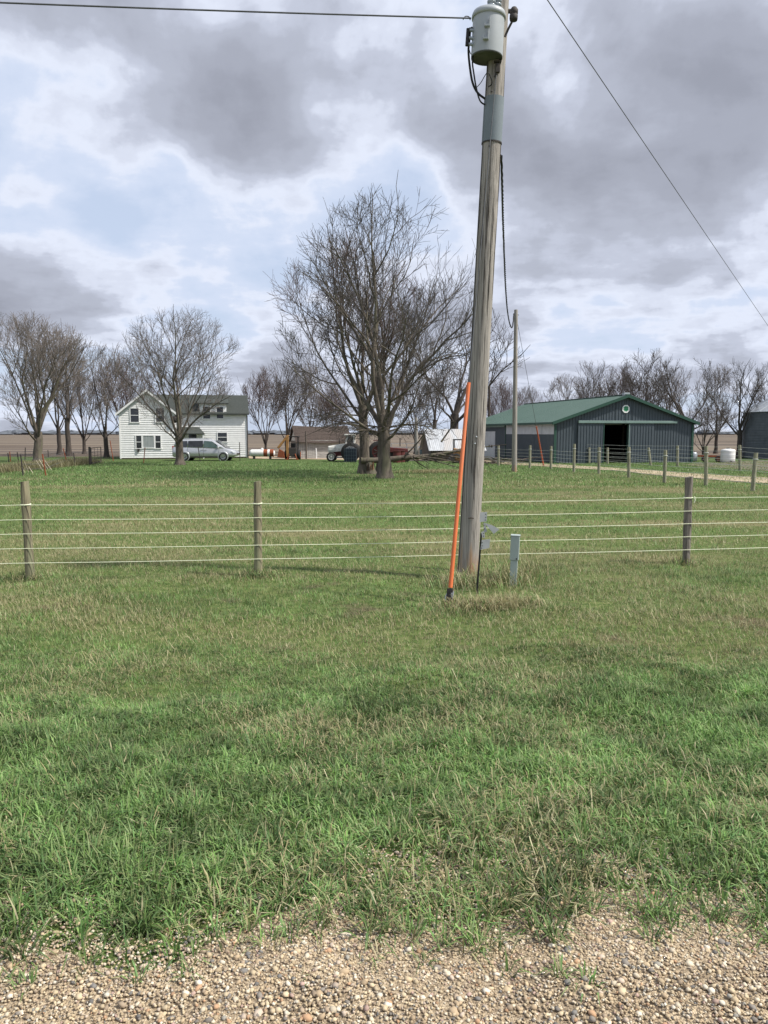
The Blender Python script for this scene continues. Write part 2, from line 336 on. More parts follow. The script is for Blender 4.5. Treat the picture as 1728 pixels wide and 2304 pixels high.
def gravel_mat(name, base, dark, light, s=1.0):
    m = bpy.data.materials.new(name); m.use_nodes = True; nt = m.node_tree; N = nt.nodes.new; L = nt.links.new; b = nt.nodes['Principled BSDF']
    b.inputs['Roughness'].default_value = .9; b.inputs['Specular IOR Level'].default_value = .15
    ge = N('ShaderNodeNewGeometry')
    v = N('ShaderNodeTexVoronoi'); v.inputs['Scale'].default_value = 150 * s; L(ge.outputs['Position'], v.inputs['Vector'])
    sp = N('ShaderNodeSeparateXYZ'); L(v.outputs['Color'], sp.inputs[0])
    r = N('ShaderNodeValToRGB'); L(sp.outputs[0], r.inputs[0]); e = r.color_ramp.elements
    e[0].position = 0; e[0].color = (*dark, 1); e[1].position = 1; e[1].color = (*light, 1); x = e.new(.45); x.color = (*base, 1)
    n = N('ShaderNodeTexNoise'); n.inputs['Scale'].default_value = 3 * s; n.inputs['Detail'].default_value = 8; L(ge.outputs['Position'], n.inputs['Vector'])
    r2 = N('ShaderNodeValToRGB'); L(n.outputs[0], r2.inputs[0]); r2.color_ramp.elements[0].color = (.62, .6, .58, 1); r2.color_ramp.elements[1].color = (1.2, 1.18, 1.12, 1); r2.color_ramp.elements[0].position = .3; r2.color_ramp.elements[1].position = .7
    mx = N('ShaderNodeMixRGB'); mx.blend_type = 'MULTIPLY'; mx.inputs[0].default_value = 1; L(r.outputs[0], mx.inputs[1]); L(r2.outputs[0], mx.inputs[2]); L(mx.outputs[0], b.inputs['Base Color'])
    bp = N('ShaderNodeBump'); bp.inputs['Strength'].default_value = .7; bp.inputs['Distance'].default_value = .006; bp.invert = True; L(v.outputs['Distance'], bp.inputs['Height']); L(bp.outputs[0], b.inputs['Normal'])
    return m
def road_edge(x):
    x = np.asarray(x, float)
    return 2.22 + .10 * np.clip(x, -3, 3) + .22 * (vn(x, x * 0, .55, 3) - .5) + .10 * (vn(x, x * 0 + 5, .17, 4) - .5)
def build_road():
    xs = np.concatenate([np.linspace(-60, -5, 40), np.arange(-4.95, 5, .05), np.linspace(5, 60, 40)]); e = road_edge(xs) + .26 + .4 * (fbm(xs, xs * 0 + 3, .6, 5) - .5); V = []
    fr = np.array([0, .3, .6, .8, .9, .95, 1.0]); ny = len(fr)
    for f in fr:
        yy = -5 + (e + 5) * f; V.append(np.stack([xs, yy, gz(xs, yy) + .004], 1))
    V = np.concatenate(V); nx = len(xs); i = np.arange((ny - 1) * (nx - 1)); a = (i // (nx - 1)) * nx + i % (nx - 1)
    T = np.concatenate([np.stack([a, a + 1, a + nx + 1], 1), np.stack([a, a + nx + 1, a + nx], 1)])
    me = tri_mesh('gravel_road', V, T, gravel_mat('road_gravel', (.33, .262, .18), (.13, .10, .075), (.54, .45, .33)), smooth=True)
    return tag(link_mesh('gravel_road', me), 'tan gravel road edge along the bottom of the picture', 'road', kind='structure')
road = build_road()
def build_lane():
    up = [(560, 1027), (680, 1027.5), (800, 1029), (930, 1030.5), (1036, 1031.5), (1090, 1033), (1157, 1038), (1238, 1044.5), (1292, 1048), (1380, 1053), (1497, 1061), (1590, 1068), (1728, 1076), (1950, 1091)]
    lo = [(560, 1032), (680, 1033.5), (800, 1035), (930, 1037), (1036, 1039), (1090, 1042), (1157, 1046), (1238, 1051), (1292, 1054), (1380, 1059), (1497, 1071), (1590, 1079), (1728, 1088), (1950, 1104)]
    A = [GP(*p) for p in up]; B = [GP(*p) for p in lo]; V = []; n = 0
    for i in range(len(A) - 1):
        for k in range(8):
            t = k / 8; a = A[i].lerp(A[i + 1], t); b_ = B[i].lerp(B[i + 1], t); w = .25 * (vn(n * .7, 0, 1.3, 2) - .5); n += 1
            for f in (0, .33, .66, 1):
                p = a.lerp(b_, f + w * (f - .5)); V.append((p.x, p.y, g(p.x, p.y) + .02))
    V = np.array(V); nr = len(V) // 4; i = np.arange((nr - 1) * 3); a = (i // 3) * 4 + i % 3
    T = np.concatenate([np.stack([a, a + 4, a + 5], 1), np.stack([a, a + 5, a + 1], 1)])
    me = tri_mesh('farm_lane', V, T, gravel_mat('lane_gravel', (.40, .325, .235), (.28, .225, .16), (.5, .42, .32), .2), smooth=True)
    tag(link_mesh('farm_lane', me), 'tan gravel farm lane curving in front of the green barn', 'lane', kind='structure')
build_lane()
def dirt_patch(name, pts, m, label):
    Q = [GP(*p) for p in pts]; c = sum(Q, Vector()) / len(Q); V = [(c.x, c.y, g(c.x, c.y) + .03)]
    n = len(Q); ring = []
    for i in range(n):
        for k in range(6):
            p = Q[i].lerp(Q[(i + 1) % n], k / 6); ring.append(p)
    for f in (.5, 1.0):
        for p in ring:
            q = c.lerp(p, f); V.append((q.x, q.y, g(q.x, q.y) + .012))
    m_ = len(ring); T = []
    for k in range(m_):
        k2 = (k + 1) % m_; T += [(0, 1 + k, 1 + k2), (1 + k, 1 + m_ + k, 1 + m_ + k2), (1 + k, 1 + m_ + k2, 1 + k2)]
    me = tri_mesh(name, np.array(V), np.array(T), m, smooth=True); tag(link_mesh(name, me), label, 'ground', kind='structure')
dirt_m = mat('bare_dirt', (.17, .135, .10), (.10, .08, .062), .95, 1.3, coords='Object', c3=(.13, .125, .06))
dirt_patch('dirt_yard', [(1530, 1045), (1600, 1040), (1700, 1037), (1900, 1036), (1950, 1066), (1728, 1060), (1600, 1052)], dirt_m, 'bare brown dirt yard right of the green barn')

# ------------------------------------------------------------------ gravel stones
def ico():
    t = (1 + 5 ** .5) / 2; v = np.array([(-1, t, 0), (1, t, 0), (-1, -t, 0), (1, -t, 0), (0, -1, t), (0, 1, t), (0, -1, -t), (0, 1, -t), (t, 0, -1), (t, 0, 1), (-t, 0, -1), (-t, 0, 1)], float)
    f = np.array([(0, 11, 5), (0, 5, 1), (0, 1, 7), (0, 7, 10), (0, 10, 11), (1, 5, 9), (5, 11, 4), (11, 10, 2), (10, 7, 6), (7, 1, 8), (3, 9, 4), (3, 4, 2), (3, 2, 6), (3, 6, 8), (3, 8, 9), (4, 9, 5), (2, 4, 11), (6, 2, 10), (8, 6, 7), (9, 8, 1)])
    return v / np.linalg.norm(v[0]), f
STONE_COLS = np.array([(.52, .43, .30), (.46, .37, .25), (.58, .51, .40), (.40, .31, .21), (.34, .27, .20), (.62, .57, .48), (.22, .20, .18), (.175, .17, .165), (.42, .27, .17), (.40, .29, .25), (.48, .40, .33), (.30, .29, .26)])
STONE_COLS = STONE_COLS * np.array([1.02, 1.0, .95])
STONE_P = np.array([.19, .17, .12, .13, .09, .08, .045, .04, .03, .04, .045, .02]); STONE_P = STONE_P / STONE_P.sum()
def build_gravel():
    rs = np.random.RandomState(3); iv, it = ico()
    ov = np.array([(1, 0, 0), (0, 1, 0), (-1, 0, 0), (0, -1, 0), (0, 0, 1), (0, 0, -1)], float); ot = np.array([(0, 1, 4), (1, 2, 4), (2, 3, 4), (3, 0, 4), (1, 0, 5), (2, 1, 5), (3, 2, 5), (0, 3, 5)])
    def scatter(n, v0, t0, lo, hi, med, sg):
        x = rs.uniform(-2.3, 2.3, n); y = rs.uniform(1.6, 3.6, n)
        over = y - road_edge(x); bare = np.exp(-(((x - .42) / .55) ** 2 + ((y - 2.85) / .28) ** 2)) * .6 + np.exp(-(((x - .9) / .5) ** 2 + ((y - 2.72) / .2) ** 2)) * .5
        keep = rs.rand(n) < np.clip(1.15 - over / .75, 0, 1) ** 1.5 + np.clip(bare, 0, .6) + .06 * np.exp(-np.clip(over, 0, 9) / .5)
        keep &= rs.rand(n) < .45 + .9 * fbm(x, y, .35, 4)
        x, y = x[keep], y[keep]; n = len(x); k = len(v0)
        rad = np.clip(rs.lognormal(math.log(med), sg, n), lo, hi); z = gz(x, y) + .004 + rad * .38
        V = v0[None] * (1 + rs.uniform(-.30, .30, (n, k, 1))); V = V * np.stack([rs.uniform(.85, 1.4, n), rs.uniform(.8, 1.25, n), rs.uniform(.55, .9, n)], 1)[:, None] * rad[:, None, None]
        a = rs.uniform(0, 6.28, n); ca, sa = np.cos(a), np.sin(a); X = V[..., 0] * ca[:, None] - V[..., 1] * sa[:, None]; Yv = V[..., 0] * sa[:, None] + V[..., 1] * ca[:, None]
        Zv = V[..., 2] + X * np.sin(rs.uniform(-.6, .6, n))[:, None] * .5
        W = np.stack([X + x[:, None], Yv + y[:, None], Zv + z[:, None]], -1).reshape(-1, 3); T = (t0[None] + k * np.arange(n)[:, None, None]).reshape(-1, 3)
        c = STONE_COLS[rs.choice(len(STONE_COLS), n, p=STONE_P)] * rs.uniform(.7, 1.08, (n, 1)); return W, T, np.repeat(c, k, 0)
    W1, T1, C1 = scatter(95000, ov, ot, .002, .0062, .0044, .3); W2, T2, C2 = scatter(19000, iv, it, .0042, .0105, .0056, .32)
    W = np.concatenate([W1, W2]); T = np.concatenate([T1, T2 + len(W1)]); C = np.concatenate([C1, C2])
    tag(link_mesh('gravel', tri_mesh('gravel', W, T, stone_mat, C, True)), 'small tan and grey gravel stones covering the road edge', 'gravel', kind='stuff')
    # the larger stones one can pick out, parts of the road
    vs = []
    for k in range(10):
        v = iv * (1 + rs.uniform(-.2, .2, (12, 1))) * np.array([1.25, 1.0, .7]); me = tri_mesh('pebble', v, it, stone_mat, np.tile(STONE_COLS[[0, 2, 5, 3, 7, 1, 10, 2, 6, 8][k]], (12, 1)), True); vs.append(me)
    for k in range(120):
        px = rs.uniform(-30, 1760); py = rs.uniform(2085, 2320) if rs.rand() < .78 else rs.uniform(1960, 2120)
        q = GP(px, py); r = rs.uniform(.009, .015)
        o = link_mesh('pebble', vs[rs.randint(10)], road, (q.x, q.y, q.z + r * .30), (rs.uniform(-.3, .3), rs.uniform(-.3, .3), rs.uniform(0, 6)), (r * rs.uniform(.9, 1.25), r * rs.uniform(.85, 1.1), r))
build_gravel()

# ------------------------------------------------------------------ grass
def blade_mesh(name, x, y, ln, wd, az, lean, bend, c0, c1, seg=2, zoff=-.005):
    n = len(x); z = gz(x, y) + zoff
    dx, dy = np.cos(az), np.sin(az); px, py = -dy, dx; B = np.stack([x, y, z], 1); D = np.stack([dx, dy, 0 * dx], 1); S = np.stack([px, py, 0 * px], 1); U = np.array([[0, 0, 1.]])
    def at(t):
        l = lean[:, None] * t + bend[:, None] * t * t
        return B + ln[:, None] * (D * l + U * (t * np.sqrt(np.clip(1 - (np.clip(l, 0, .97)) ** 2, .06, 1))))
    w = wd[:, None] * .5
    if seg == 1:
        V = np.stack([B - S * w, B + S * w, at(1.0)], 1).reshape(-1, 3); T = np.arange(3 * n).reshape(n, 3)
        C = np.stack([c0, c0, c1], 1).reshape(-1, 3)
    else:
        m_ = at(.55); V = np.stack([B - S * w * .8, B + S * w * .8, m_ - S * w, m_ + S * w, at(1.0)], 1).reshape(-1, 3)
        k = 5 * np.arange(n)[:, None]; T = np.concatenate([k + np.array([[0, 1, 3]]), k + np.array([[0, 3, 2]]), k + np.array([[2, 3, 4]])])
        cm = (c0 + c1) / 2; C = np.stack([c0, c0, cm, cm, c1], 1).reshape(-1, 3)
    return tri_mesh(name, V, T, grass_mat, C)
GREEN = np.array([(.112, .210, .050), (.144, .242, .068), (.082, .168, .045), (.172, .250, .092), (.118, .215, .074), (.190, .252, .108)])
DRY = np.array([(.36, .33, .175), (.45, .41, .25), (.27, .255, .125), (.33, .29, .15)])
def grass_colours(rs, x, y, dry):
    n = len(x); gi = GREEN[rs.randint(0, len(GREEN), n)]; tone = ((.72 + .6 * fbm(x, y, .8, 2)) * (.48 + 1.04 * vn(x, y, .16, 3)) * (.8 + .4 * vn(x, y, .45, 0)))[:, None]; c = gi * tone * rs.uniform(.75, 1.25, (n, 1))
    d = rs.rand(n) < dry; c[d] = DRY[rs.randint(0, len(DRY), d.sum())] * rs.uniform(.7, 1.1, (d.sum(), 1))
    tip = c * 1.12; yt = rs.rand(n) < .25; tip[yt] = tip[yt] * .6 + np.array([.30, .26, .13]) * .4
    return c * .9, tip
def tall_at(x, y):   # 1 where the unmown verge stands tall
    e = 6.0 + .7 * (fbm(x, y * 0, 1.6, 3) - .5) + .12 * x
    return np.clip((e - y) / .8, 0, 1)
def build_grass():
    rs = np.random.RandomState(11)
    # verge: tufts
    nt_ = 20500; tx = rs.uniform(-3.9, 3.9, nt_); ty = 2.12 + 4.7 * rs.rand(nt_) ** .92
    over = ty - road_edge(tx)
    bare = np.exp(-(((tx - .42) / .6) ** 2 + ((ty - 2.85) / .3) ** 2)) + .9 * np.exp(-(((tx - 1.0) / .55) ** 2 + ((ty - 2.74) / .22) ** 2))
    cover = fbm(tx, ty, .5, 4)
    keep = (rs.rand(nt_) < .05 * (over > -.16) * (vn(tx, ty, .3, 2) > .45) + np.clip(.12 + over / .5, 0.0, 1) ** 1.3 * np.clip(.25 + over * 2.2 + 1.3 * (fbm(tx, ty, .28, 1) - .38), 0, 1) * (1 - .5 * np.clip(bare, 0, 1))) & (rs.rand(nt_) < .2 + 1.45 * cover)
    tx, ty, over = tx[keep], ty[keep], over[keep]; nt_ = len(tx)
    nb = rs.randint(8, 24, nt_); idx = np.repeat(np.arange(nt_), nb); n = len(idx)
    tr = rs.uniform(.012, .055, nt_)[idx]; a = rs.uniform(0, 6.283, n); rr = tr * np.sqrt(rs.rand(n)); x = tx[idx] + rr * np.cos(a); y = ty[idx] + rr * np.sin(a)
    hgt = (.046 + .098 * fbm(tx, ty, .9, 1) ** 1.2 + .055 * np.clip(vn(tx, ty, .38, 5) - .5, 0, 1)) * (.30 + .70 * tall_at(tx, ty)) * np.clip(.55 + over / .5, .40, 1)
    ln = hgt[idx] * rs.uniform(.55, 1.35, n); wd = rs.uniform(.0032, .0070, n) * (.6 + .4 * np.clip(ln / .1, 0, 1))
    wind = .25
    lean = rs.uniform(.05, .75, n); bend = rs.uniform(.05, .75, n)
    dry = np.clip((fbm(tx, ty, .75, 5) - .56) * 2.2, 0, .5)[idx] * .7 + .035 + .13 * (1 - tall_at(x, y))
    c0, c1 = grass_colours(rs, x, y, dry)
    o = link_mesh('grass', blade_mesh('grass', x, y, ln, wd, a + rs.normal(0, .7, n) + wind, lean, bend, c0, c1))
    tag(o, 'tall unmown green verge grass in front of the fence', 'grass', kind='stuff')
    # flattened dead straw lying in it
    n = 17000; x = rs.uniform(-4.2, 4.2, n); y = rs.uniform(2.5, 9, n); k = (rs.rand(n) < np.clip((fbm(x, y, .75, 5) - .50) * 3.5, .10, 1)) & (y - road_edge(x) > .12); x, y = x[k], y[k]; n = len(x)
    ln = rs.uniform(.05, .16, n); c = DRY[rs.randint(0, 4, n)] * rs.uniform(.7, 1.15, (n, 1))
    o = link_mesh('dead_straw', blade_mesh('dead_straw', x, y, ln, rs.uniform(.0025, .005, n), rs.uniform(0, 6.28, n), rs.uniform(.75, .97, n), rs.uniform(.0, .2, n), c, c * 1.05, zoff=.02))
    tag(o, 'pale dead straw lying through the verge grass', 'straw', kind='stuff')
    # mown lawn to the fence and beyond
    def lawn(n, y0, y1, wmul, hm, p, seg):
        y = y0 + (y1 - y0) * rs.rand(n) ** p; hw = y * .60 + 1.2; x = rs.uniform(-1, 1, n) * hw
        k = rs.rand(n) < (1 - .6 * tall_at(x, y)) * (.55 + .9 * fbm(x, y, 1.2, 1)); x, y = x[k], y[k]; n = len(x)
        ln = hm * (.55 + .9 * fbm(x, y, 1.0, 3)) * rs.uniform(.5, 1.4, n); wd = wmul * rs.uniform(.6, 1.3, n)
        dry = np.clip((fbm(x * .45, y, 1.7, 0) - .47 + .06 * np.exp(-((y - 17) / 7) ** 2)) * 3.4, .0, .75) + .12
        dry = dry * np.clip((46 - y) / 16, .15, 1)
        c0, c1 = grass_colours(rs, x, y, dry)
        return blade_mesh('lawn_grass', x, y, ln, wd, rs.uniform(0, 6.28, n), rs.uniform(.1, .65, n), rs.uniform(.0, .5, n), c0, c1, seg)
    tag(link_mesh('grass', lawn(250000, 5.0, 13.0, .0068, .060, .85, 1)), 'short mixed green and straw coloured grass around the roadside fence', 'grass', kind='stuff')
    tag(link_mesh('grass', lawn(190000, 12.5, 30.0, .012, .075, .8, 1)), 'short pasture grass beyond the roadside fence', 'grass', kind='stuff')
    tag(link_mesh('grass', lawn(130000, 29.5, 60.0, .028, .10, .9, 1)), 'distant green lawn grass around the tree trunks', 'grass', kind='stuff')
    # dead grass heap round the utility pole
    def heap(n, cx, cy, sx, sy, l0, l1, dryf, nm, lab):
        x = cx + rs.normal(0, sx, n); y = cy + rs.normal(0, sy, n); dry = np.full(n, dryf); c0, c1 = grass_colours(rs, x, y, dry)
        tag(link_mesh(nm, blade_mesh(nm, x, y, rs.uniform(l0, l1, n), rs.uniform(.004, .008, n), rs.uniform(0, 6.28, n), rs.uniform(.15, .75, n), rs.uniform(.0, .6, n), c0, c1)), lab, 'grass', kind='stuff')
    q = GP(1095, 1375); heap(1700, q.x, q.y + .15, .27, .13, .06, .22, .9, 'dead_grass', 'matted dead tan grass in front of the leaning marker rod')
    q = GP(1080, 1318); heap(1300, q.x, q.y, .34, .24, .10, .34, .72, 'dead_grass', 'long straw coloured grass round the utility pole foot')
    q = GP(1170, 1300); heap(260, q.x, q.y, .25, .2, .25, .5, .6, 'dead_grass', 'tall thin straw stems between pole and pedestal')
    for bx, by in ((68, 1305), (581, 1296), (1543, 1272)):
        q = GP(bx, by); heap(260, q.x, q.y - .05, .14, .10, .08, .22, .45, 'dead_grass', 'dry grass tuft at the foot of the %s fence post' % {68: 'leftmost roadside', 581: 'second roadside', 1543: 'right roadside'}[bx])
    # weeds along the left yard fence
    n = 11000; t = rs.rand(n); A = GP(-60, 1068); Bq = GP(150, 1046); x = A.x + (Bq.x - A.x) * t + rs.normal(0, .5, n); y = A.y + (Bq.y - A.y) * t + rs.normal(0, 1.6, n) + 3.0
    c = DRY[rs.randint(0, 4, n)] * rs.uniform(.45, .85, (n, 1)); 
    tag(link_mesh('dry_weeds', blade_mesh('dry_weeds', x, y, rs.uniform(.15, .45, n) + .4 * np.clip(vn(x, y, .9, 2) - .35, 0, 1), rs.uniform(.010, .022, n), rs.uniform(0, 6.28, n), rs.uniform(.05, .4, n), rs.uniform(0, .3, n), c * .9, c)), 'tall dry brown weeds along the left yard fence', 'weeds', kind='stuff')
    q = GP(955 + 40, 1063); n = 2600; x = q.x + rs.normal(0, 1.1, n); y = q.y + rs.normal(0, .5, n); c = DRY[rs.randint(0, 4, n)] * rs.uniform(.8, 1.0, (n, 1))
    tag(link_mesh('dead_grass', blade_mesh('dead_grass', x, y, rs.uniform(.08, .25, n), rs.uniform(.012, .02, n), rs.uniform(0, 6.28, n), rs.uniform(.1, .5, n), rs.uniform(0, .3, n), c, c)), 'pale dry grass patch below the fallen limb', 'grass', kind='stuff')
build_grass()

# ------------------------------------------------------------------ utility pole group
PB = GP(1051, 1304); PB = Vector((PB.x, PB.y, PB.z))
PTOP = P(1132, -136, PB.y - .25)
PH = (PTOP - PB).length; PAX = (PTOP - PB).normalized()
def on_pole(z): return PB + PAX * ((z - PB.z) / PAX.z)
def pole_r(z): return .138 - .0035 * max(0, z - PB.z)
def build_pole():
    t = thing('utility_pole', 'weathered grey wooden utility pole leaning right beside the roadside fence', 'utility pole', PB)
    m = MB(); rnd = random.Random(4); n = 28; pts = [PB + PAX * (PH * i / 40 - .15) for i in range(41)]
    vs = []
    for i, p in enumerate(pts):
        for k in range(n):
            q = 2 * math.pi * k / n; r = pole_r(p.z) * (1 + .012 * math.sin(5 * q + 1) + .012 * math.sin(11 * q + .2 * i) + rnd.uniform(-.006, .006)) + (.012 if i < 2 else 0)
            vs.append(p - PB + Vector((math.cos(q) * r, math.sin(q) * r, 0)))
    fs = [(i * n + k, i * n + (k + 1) % n, (i + 1) * n + (k + 1) % n, (i + 1) * n + k) for i in range(40) for k in range(n)]
    m.add(vs, fs, True); m.add([vs[40 * n + k] for k in range(n)], [tuple(range(n))]); m.build('shaft', pole_wood, t)
    def zat(py): return P(1110, py, PB.y).z
    z1, z0 = zat(236), zat(334)
    s = MB(); s.tube([on_pole(z0) - PB, on_pole(z1) - PB], [pole_r(z0) + .008, pole_r(z1) + .008], 32); s.build('metal_sleeve', sleeve_metal, t)
    b = MB(); b.tube([on_pole(z0 - .012) - PB, on_pole(z0 + .004) - PB], pole_r(z0) + .0105, 32); b.build('sleeve_band', dark_iron, t)
    # ground wire down the left of the pole
    w = MB(); w.tube([on_pole(z) - PB + Vector((-pole_r(z) * .93 - .004, -pole_r(z) * .37, 0)) for z in np.linspace(PB.z + .1, zat(160), 26)], .0055, 6); w.build('ground_wire', dark_iron, t)
    # guy bracket, bolts, nails
    zb = zat(182); c = on_pole(zb) - PB; k = MB(); k.box(c + Vector((.005, -pole_r(zb) - .025, 0)), (.05, .05, .10)); k.box(c + Vector((.005, -pole_r(zb) - .02, .075)), (.09, .05, .014)); k.tube([c + Vector((-.01, -pole_r(zb) - .05, -.07)), c + Vector((-.03, -pole_r(zb) - .03, -.11))], .016, 8); k.build('guy_bracket', dark_iron, t)
    for py, dx in ((229, -.05), (347, -.04), (983 * 1.0, .0), (998 * 1.0, -.015)):
        z = zat(py) if py < 600 else P(1070, py, PB.y).z
        c = on_pole(z) - PB; r = pole_r(z); k = MB(); k.lathe([(.0, -.006), (.011, -.006), (.011, .006), (0, .006)], c + Vector((dx, -math.sqrt(r * r - dx * dx) - .003, 0)), 10, 'y'); k.build('bolt', galv if py > 600 else dark_iron, t)
    zb = zat(47); c = on_pole(zb) - PB; k = MB(); k.tube([c + Vector((.08, 0, 0)), c + Vector((pole_r(zb) + .11, 0, 0))], .010, 8); k.tube([c + Vector((pole_r(zb), 0, 0)), c + Vector((pole_r(zb) + .03, 0, 0))], .026, 6); k.build('through_bolt', dark_iron, t)
    k = MB(); c = on_pole(PB.z + .86) - PB; k.tube([c + Vector((-.045, -.141, 0)), c + Vector((-.01, -.148, .006)), c + Vector((.025, -.146, -.003))], .007, 5); k.build('check_crack', bark_dark, t)
    for i in range(26):
        zz = PB.z + rnd.uniform(.3, 5.6); L0 = rnd.uniform(.3, 1.5); az = rnd.uniform(-2.9, -.2); pp = []
        for q in range(9):
            z_ = zz + L0 * q / 8; az += rnd.gauss(0, .012); r_ = pole_r(z_) * 1.006; pp.append(on_pole(z_) - PB + Vector((math.cos(az) * r_, math.sin(az) * r_, 0)))
        k = MB(); k.tube(pp, [.0008 + .0036 * math.sin(math.pi * q / 8) for q in range(9)], 4); k.build('drying_crack', bark_dark, t)
build_pole()
def build_transformer():
    zb = P(1097, 132, PB.y - .36).z; zt = P(1100, 42, PB.y - .36).z
    base = P(1095, 132, PB.y - .37); H = zt - zb; rad = .192
    t = thing('pole_transformer', 'grey cylindrical distribution transformer mounted high on the utility pole', 'transformer', base)
    t.rotation_euler = (0, math.atan2(PAX.x, PAX.z), 0)
    m = MB(); m.lathe([(rad * .99, 0.012), (rad * 1.0, .03), (rad, H - .05), (rad * .995, H)], n=48); m.build('tank', xfmr_grey, t)
    m = MB(); m.lathe([(0, .02), (rad * .96, .02), (rad * .965, .0), (rad * .995, .0), (rad, .018)], n=48); m.build('underside', xfmr_under, t)
    m = MB(); m.lathe([(rad * 1.0, H - .01), (rad * 1.07, H - .008), (rad * 1.075, H + .03), (rad * 1.0, H + .065), (rad * .6, H + .10), (0, H + .115)], n=48); m.build('lid', xfmr_grey, t)
    def lug(z, a, sc=1):
        k = MB(); c = Vector((math.sin(a) * rad, -math.cos(a) * rad, z)); o = Vector((math.sin(a), -math.cos(a), 0)); s_ = Vector((math.cos(a), math.sin(a), 0))
        rot = Matrix((s_, -o, Vector((0, 0, 1)))).transposed()
        k.prism([(-.03, -.055), (.035, -.055), (.035, -.045), (.035, .055), (.025, .055), (.022, -.035), (-.02, -.035), (-.02, -.01), (-.03, -.01)], 0, -.045)
        k.v = [tuple(rot @ Vector(v) * sc + c) for v in k.v]; k.build('support_lug', xfmr_grey, t)
    lug(H - .14, -.18); lug(H * .38, -.22)
    # secondary bushings at the left, clamps and bolts
    for dz in (0.0, -.09, -.16):
        k = MB(); k.tube([Vector((-rad + .01, -.05, H - .17 + dz)), Vector((-rad - .045, -.06, H - .17 + dz))], [.022, .016], 10); k.tube([Vector((-rad - .045, -.06, H - .17 + dz)), Vector((-rad - .075, -.063, H - .17 + dz))], .011, 8); k.build('bushing', porcelain, t)
    k = MB(); k.tube([(-rad - .06, -.07, H - .16), (-rad - .065, -.075, H - .36)], .02, 8); k.build('clamp', black, t)
    k = MB(); k.tube([(-rad + .0, -.02, .21), (-rad - .012, -.03, .21)], .014, 8); k.build('drain_plug', dark_iron, t)
    for i, (x, y) in enumerate(((.02, -.02), (.1, .04))):
        k = MB(); z = H + .08; pr = []
        for q in range(5): pr += [(.05, z), (.052, z + .02), (.034, z + .03), (.034, z + .04)]; z += .045
        pr += [(.025, z), (.0, z + .02)]; k.lathe(pr, (x, y, 0), 16); k.build('high_voltage_bushing', porcelain, t)
    for hz in (H - .12, .2): k = MB(); k.box((rad * .6, .16, hz), (.05, .16, .03)); k.build('hanger', galv, t)
    # lightning arrester to the right
    k = MB(); k.lathe([(0, 0), (.045, 0), (.05, .02), (.05, .06), (.04, .07), (.05, .08), (.05, .12), (.03, .15)], (.30, -.02, H - .02), 14); k.tube([(.21, 0, H - .20), (.24, 0, H - .12), (.28, -.02, H - .04), (.30, -.02, H)], .014, 6); k.build('surge_arrester', dark_iron, t)
    # hanging secondary leads
    def lead(pxs, r, nm='secondary_lead'):
        pts = [P(px, py, PB.y - .40 + .03 * i) for i, (px, py) in enumerate(pxs)]; pts = smooth_line(pts, 5)
        inv = t.matrix_basis.inverted(); bpy.context.view_layer.update(); inv = t.matrix_world.inverted()
        k = MB(); k.tube([inv @ p for p in pts], r, 7); k.build(nm, black, t)
    lead([(1058, 62), (1056, 90), (1054, 115), (1057, 150), (1063, 185), (1074, 208), (1091, 222), (1102, 228)], .014)
    lead([(1066, 112), (1063, 140), (1066, 165), (1071, 195), (1078, 222), (1086, 233), (1100, 238)], .010)
    lead([(1056, 112), (1059, 121), (1064, 124)], .005, 'ground_lead'); lead([(1073, 196), (1082, 186), (1090, 172), (1096, 163)], .005, 'ground_lead')
    lead([(1100, 165), (1106, 180), (1106, 190), (1099, 195)], .007, 'ground_lead'); lead([(1060, 62), (1066, 70), (1066, 78)], .016)
    lead([(1042, 44), (1047, 37), (1055, 38), (1058, 45)], .006, 'tie_wire')
def smooth_line(p, k):
    out = []
    for i in range(len(p) - 1):
        a, b, c, d = p[max(i - 1, 0)], p[i], p[i + 1], p[min(i + 2, len(p) - 1)]
        for j in range(k):
            t = j / k; out.append(.5 * ((2 * b) + (c - a) * t + (2 * a - 5 * b + 4 * c - d) * t * t + (3 * b - a - 3 * c + d) * t ** 3))
    return out + [p[-1]]
build_transformer()
def wire(name, pts, r, m, label, cat='wire', n=6):
    k = MB(); o0 = Vector(pts[0]); k.tube([Vector(p) - o0 for p in pts], r, n); o = k.build(name, m); o.location = o0; return tag(o, label, cat)
def sag(a, b, s, n=24): return [a.lerp(b, i / n) - Vector((0, 0, s * 4 * (i / n) * (1 - i / n))) for i in range(n + 1)]
a = P(1060, 41, PB.y - .40); far = P(-700, -24, PB.y - 2.2)
wire('overhead_wire', sag(a, far, .02), .009, wire_grey, 'thin overhead wire running left from the transformer across the sky')
q = P(1800, 838, 40.0)
wire('overhead_wire', sag(P(1140, -136, PTOP.y), q, .02, 30), .0075, wire_grey, 'long overhead wire slanting down to the right edge of the picture')
def plain_pole(px, Y, toppx, toppy, r0, r1, label, m=pole_wood, name='utility_pole'):
    b = GX(px, Y); tp = P(toppx, toppy, Y); t = thing(name, label, 'utility pole', b)
    k = MB(); k.tube([tp.lerp(b, 1 - i / 12) - b - (Vector((0, 0, .2)) if i == 0 else Vector()) for i in range(13)], [r0 + (r1 - r0) * i / 12 for i in range(13)], 14); k.build('shaft', m, t); return t, b, tp
t2, b2, p2 = plain_pole(1157, 43.0, 1161, 697, .15, .10, 'slim bare service pole between the big tree and the green barn')
k = MB(); k.tube([p2 - b2 + Vector((-.16, -.05, -.25)), p2 - b2 + Vector((.16, 0, -.28))], .02, 6); k.build('cross_bolt', dark_iron, t2)
plain_pole(938, 62.0, 936, 940, .16, .12, 'pale weathered pole left of the tin roofed shed')
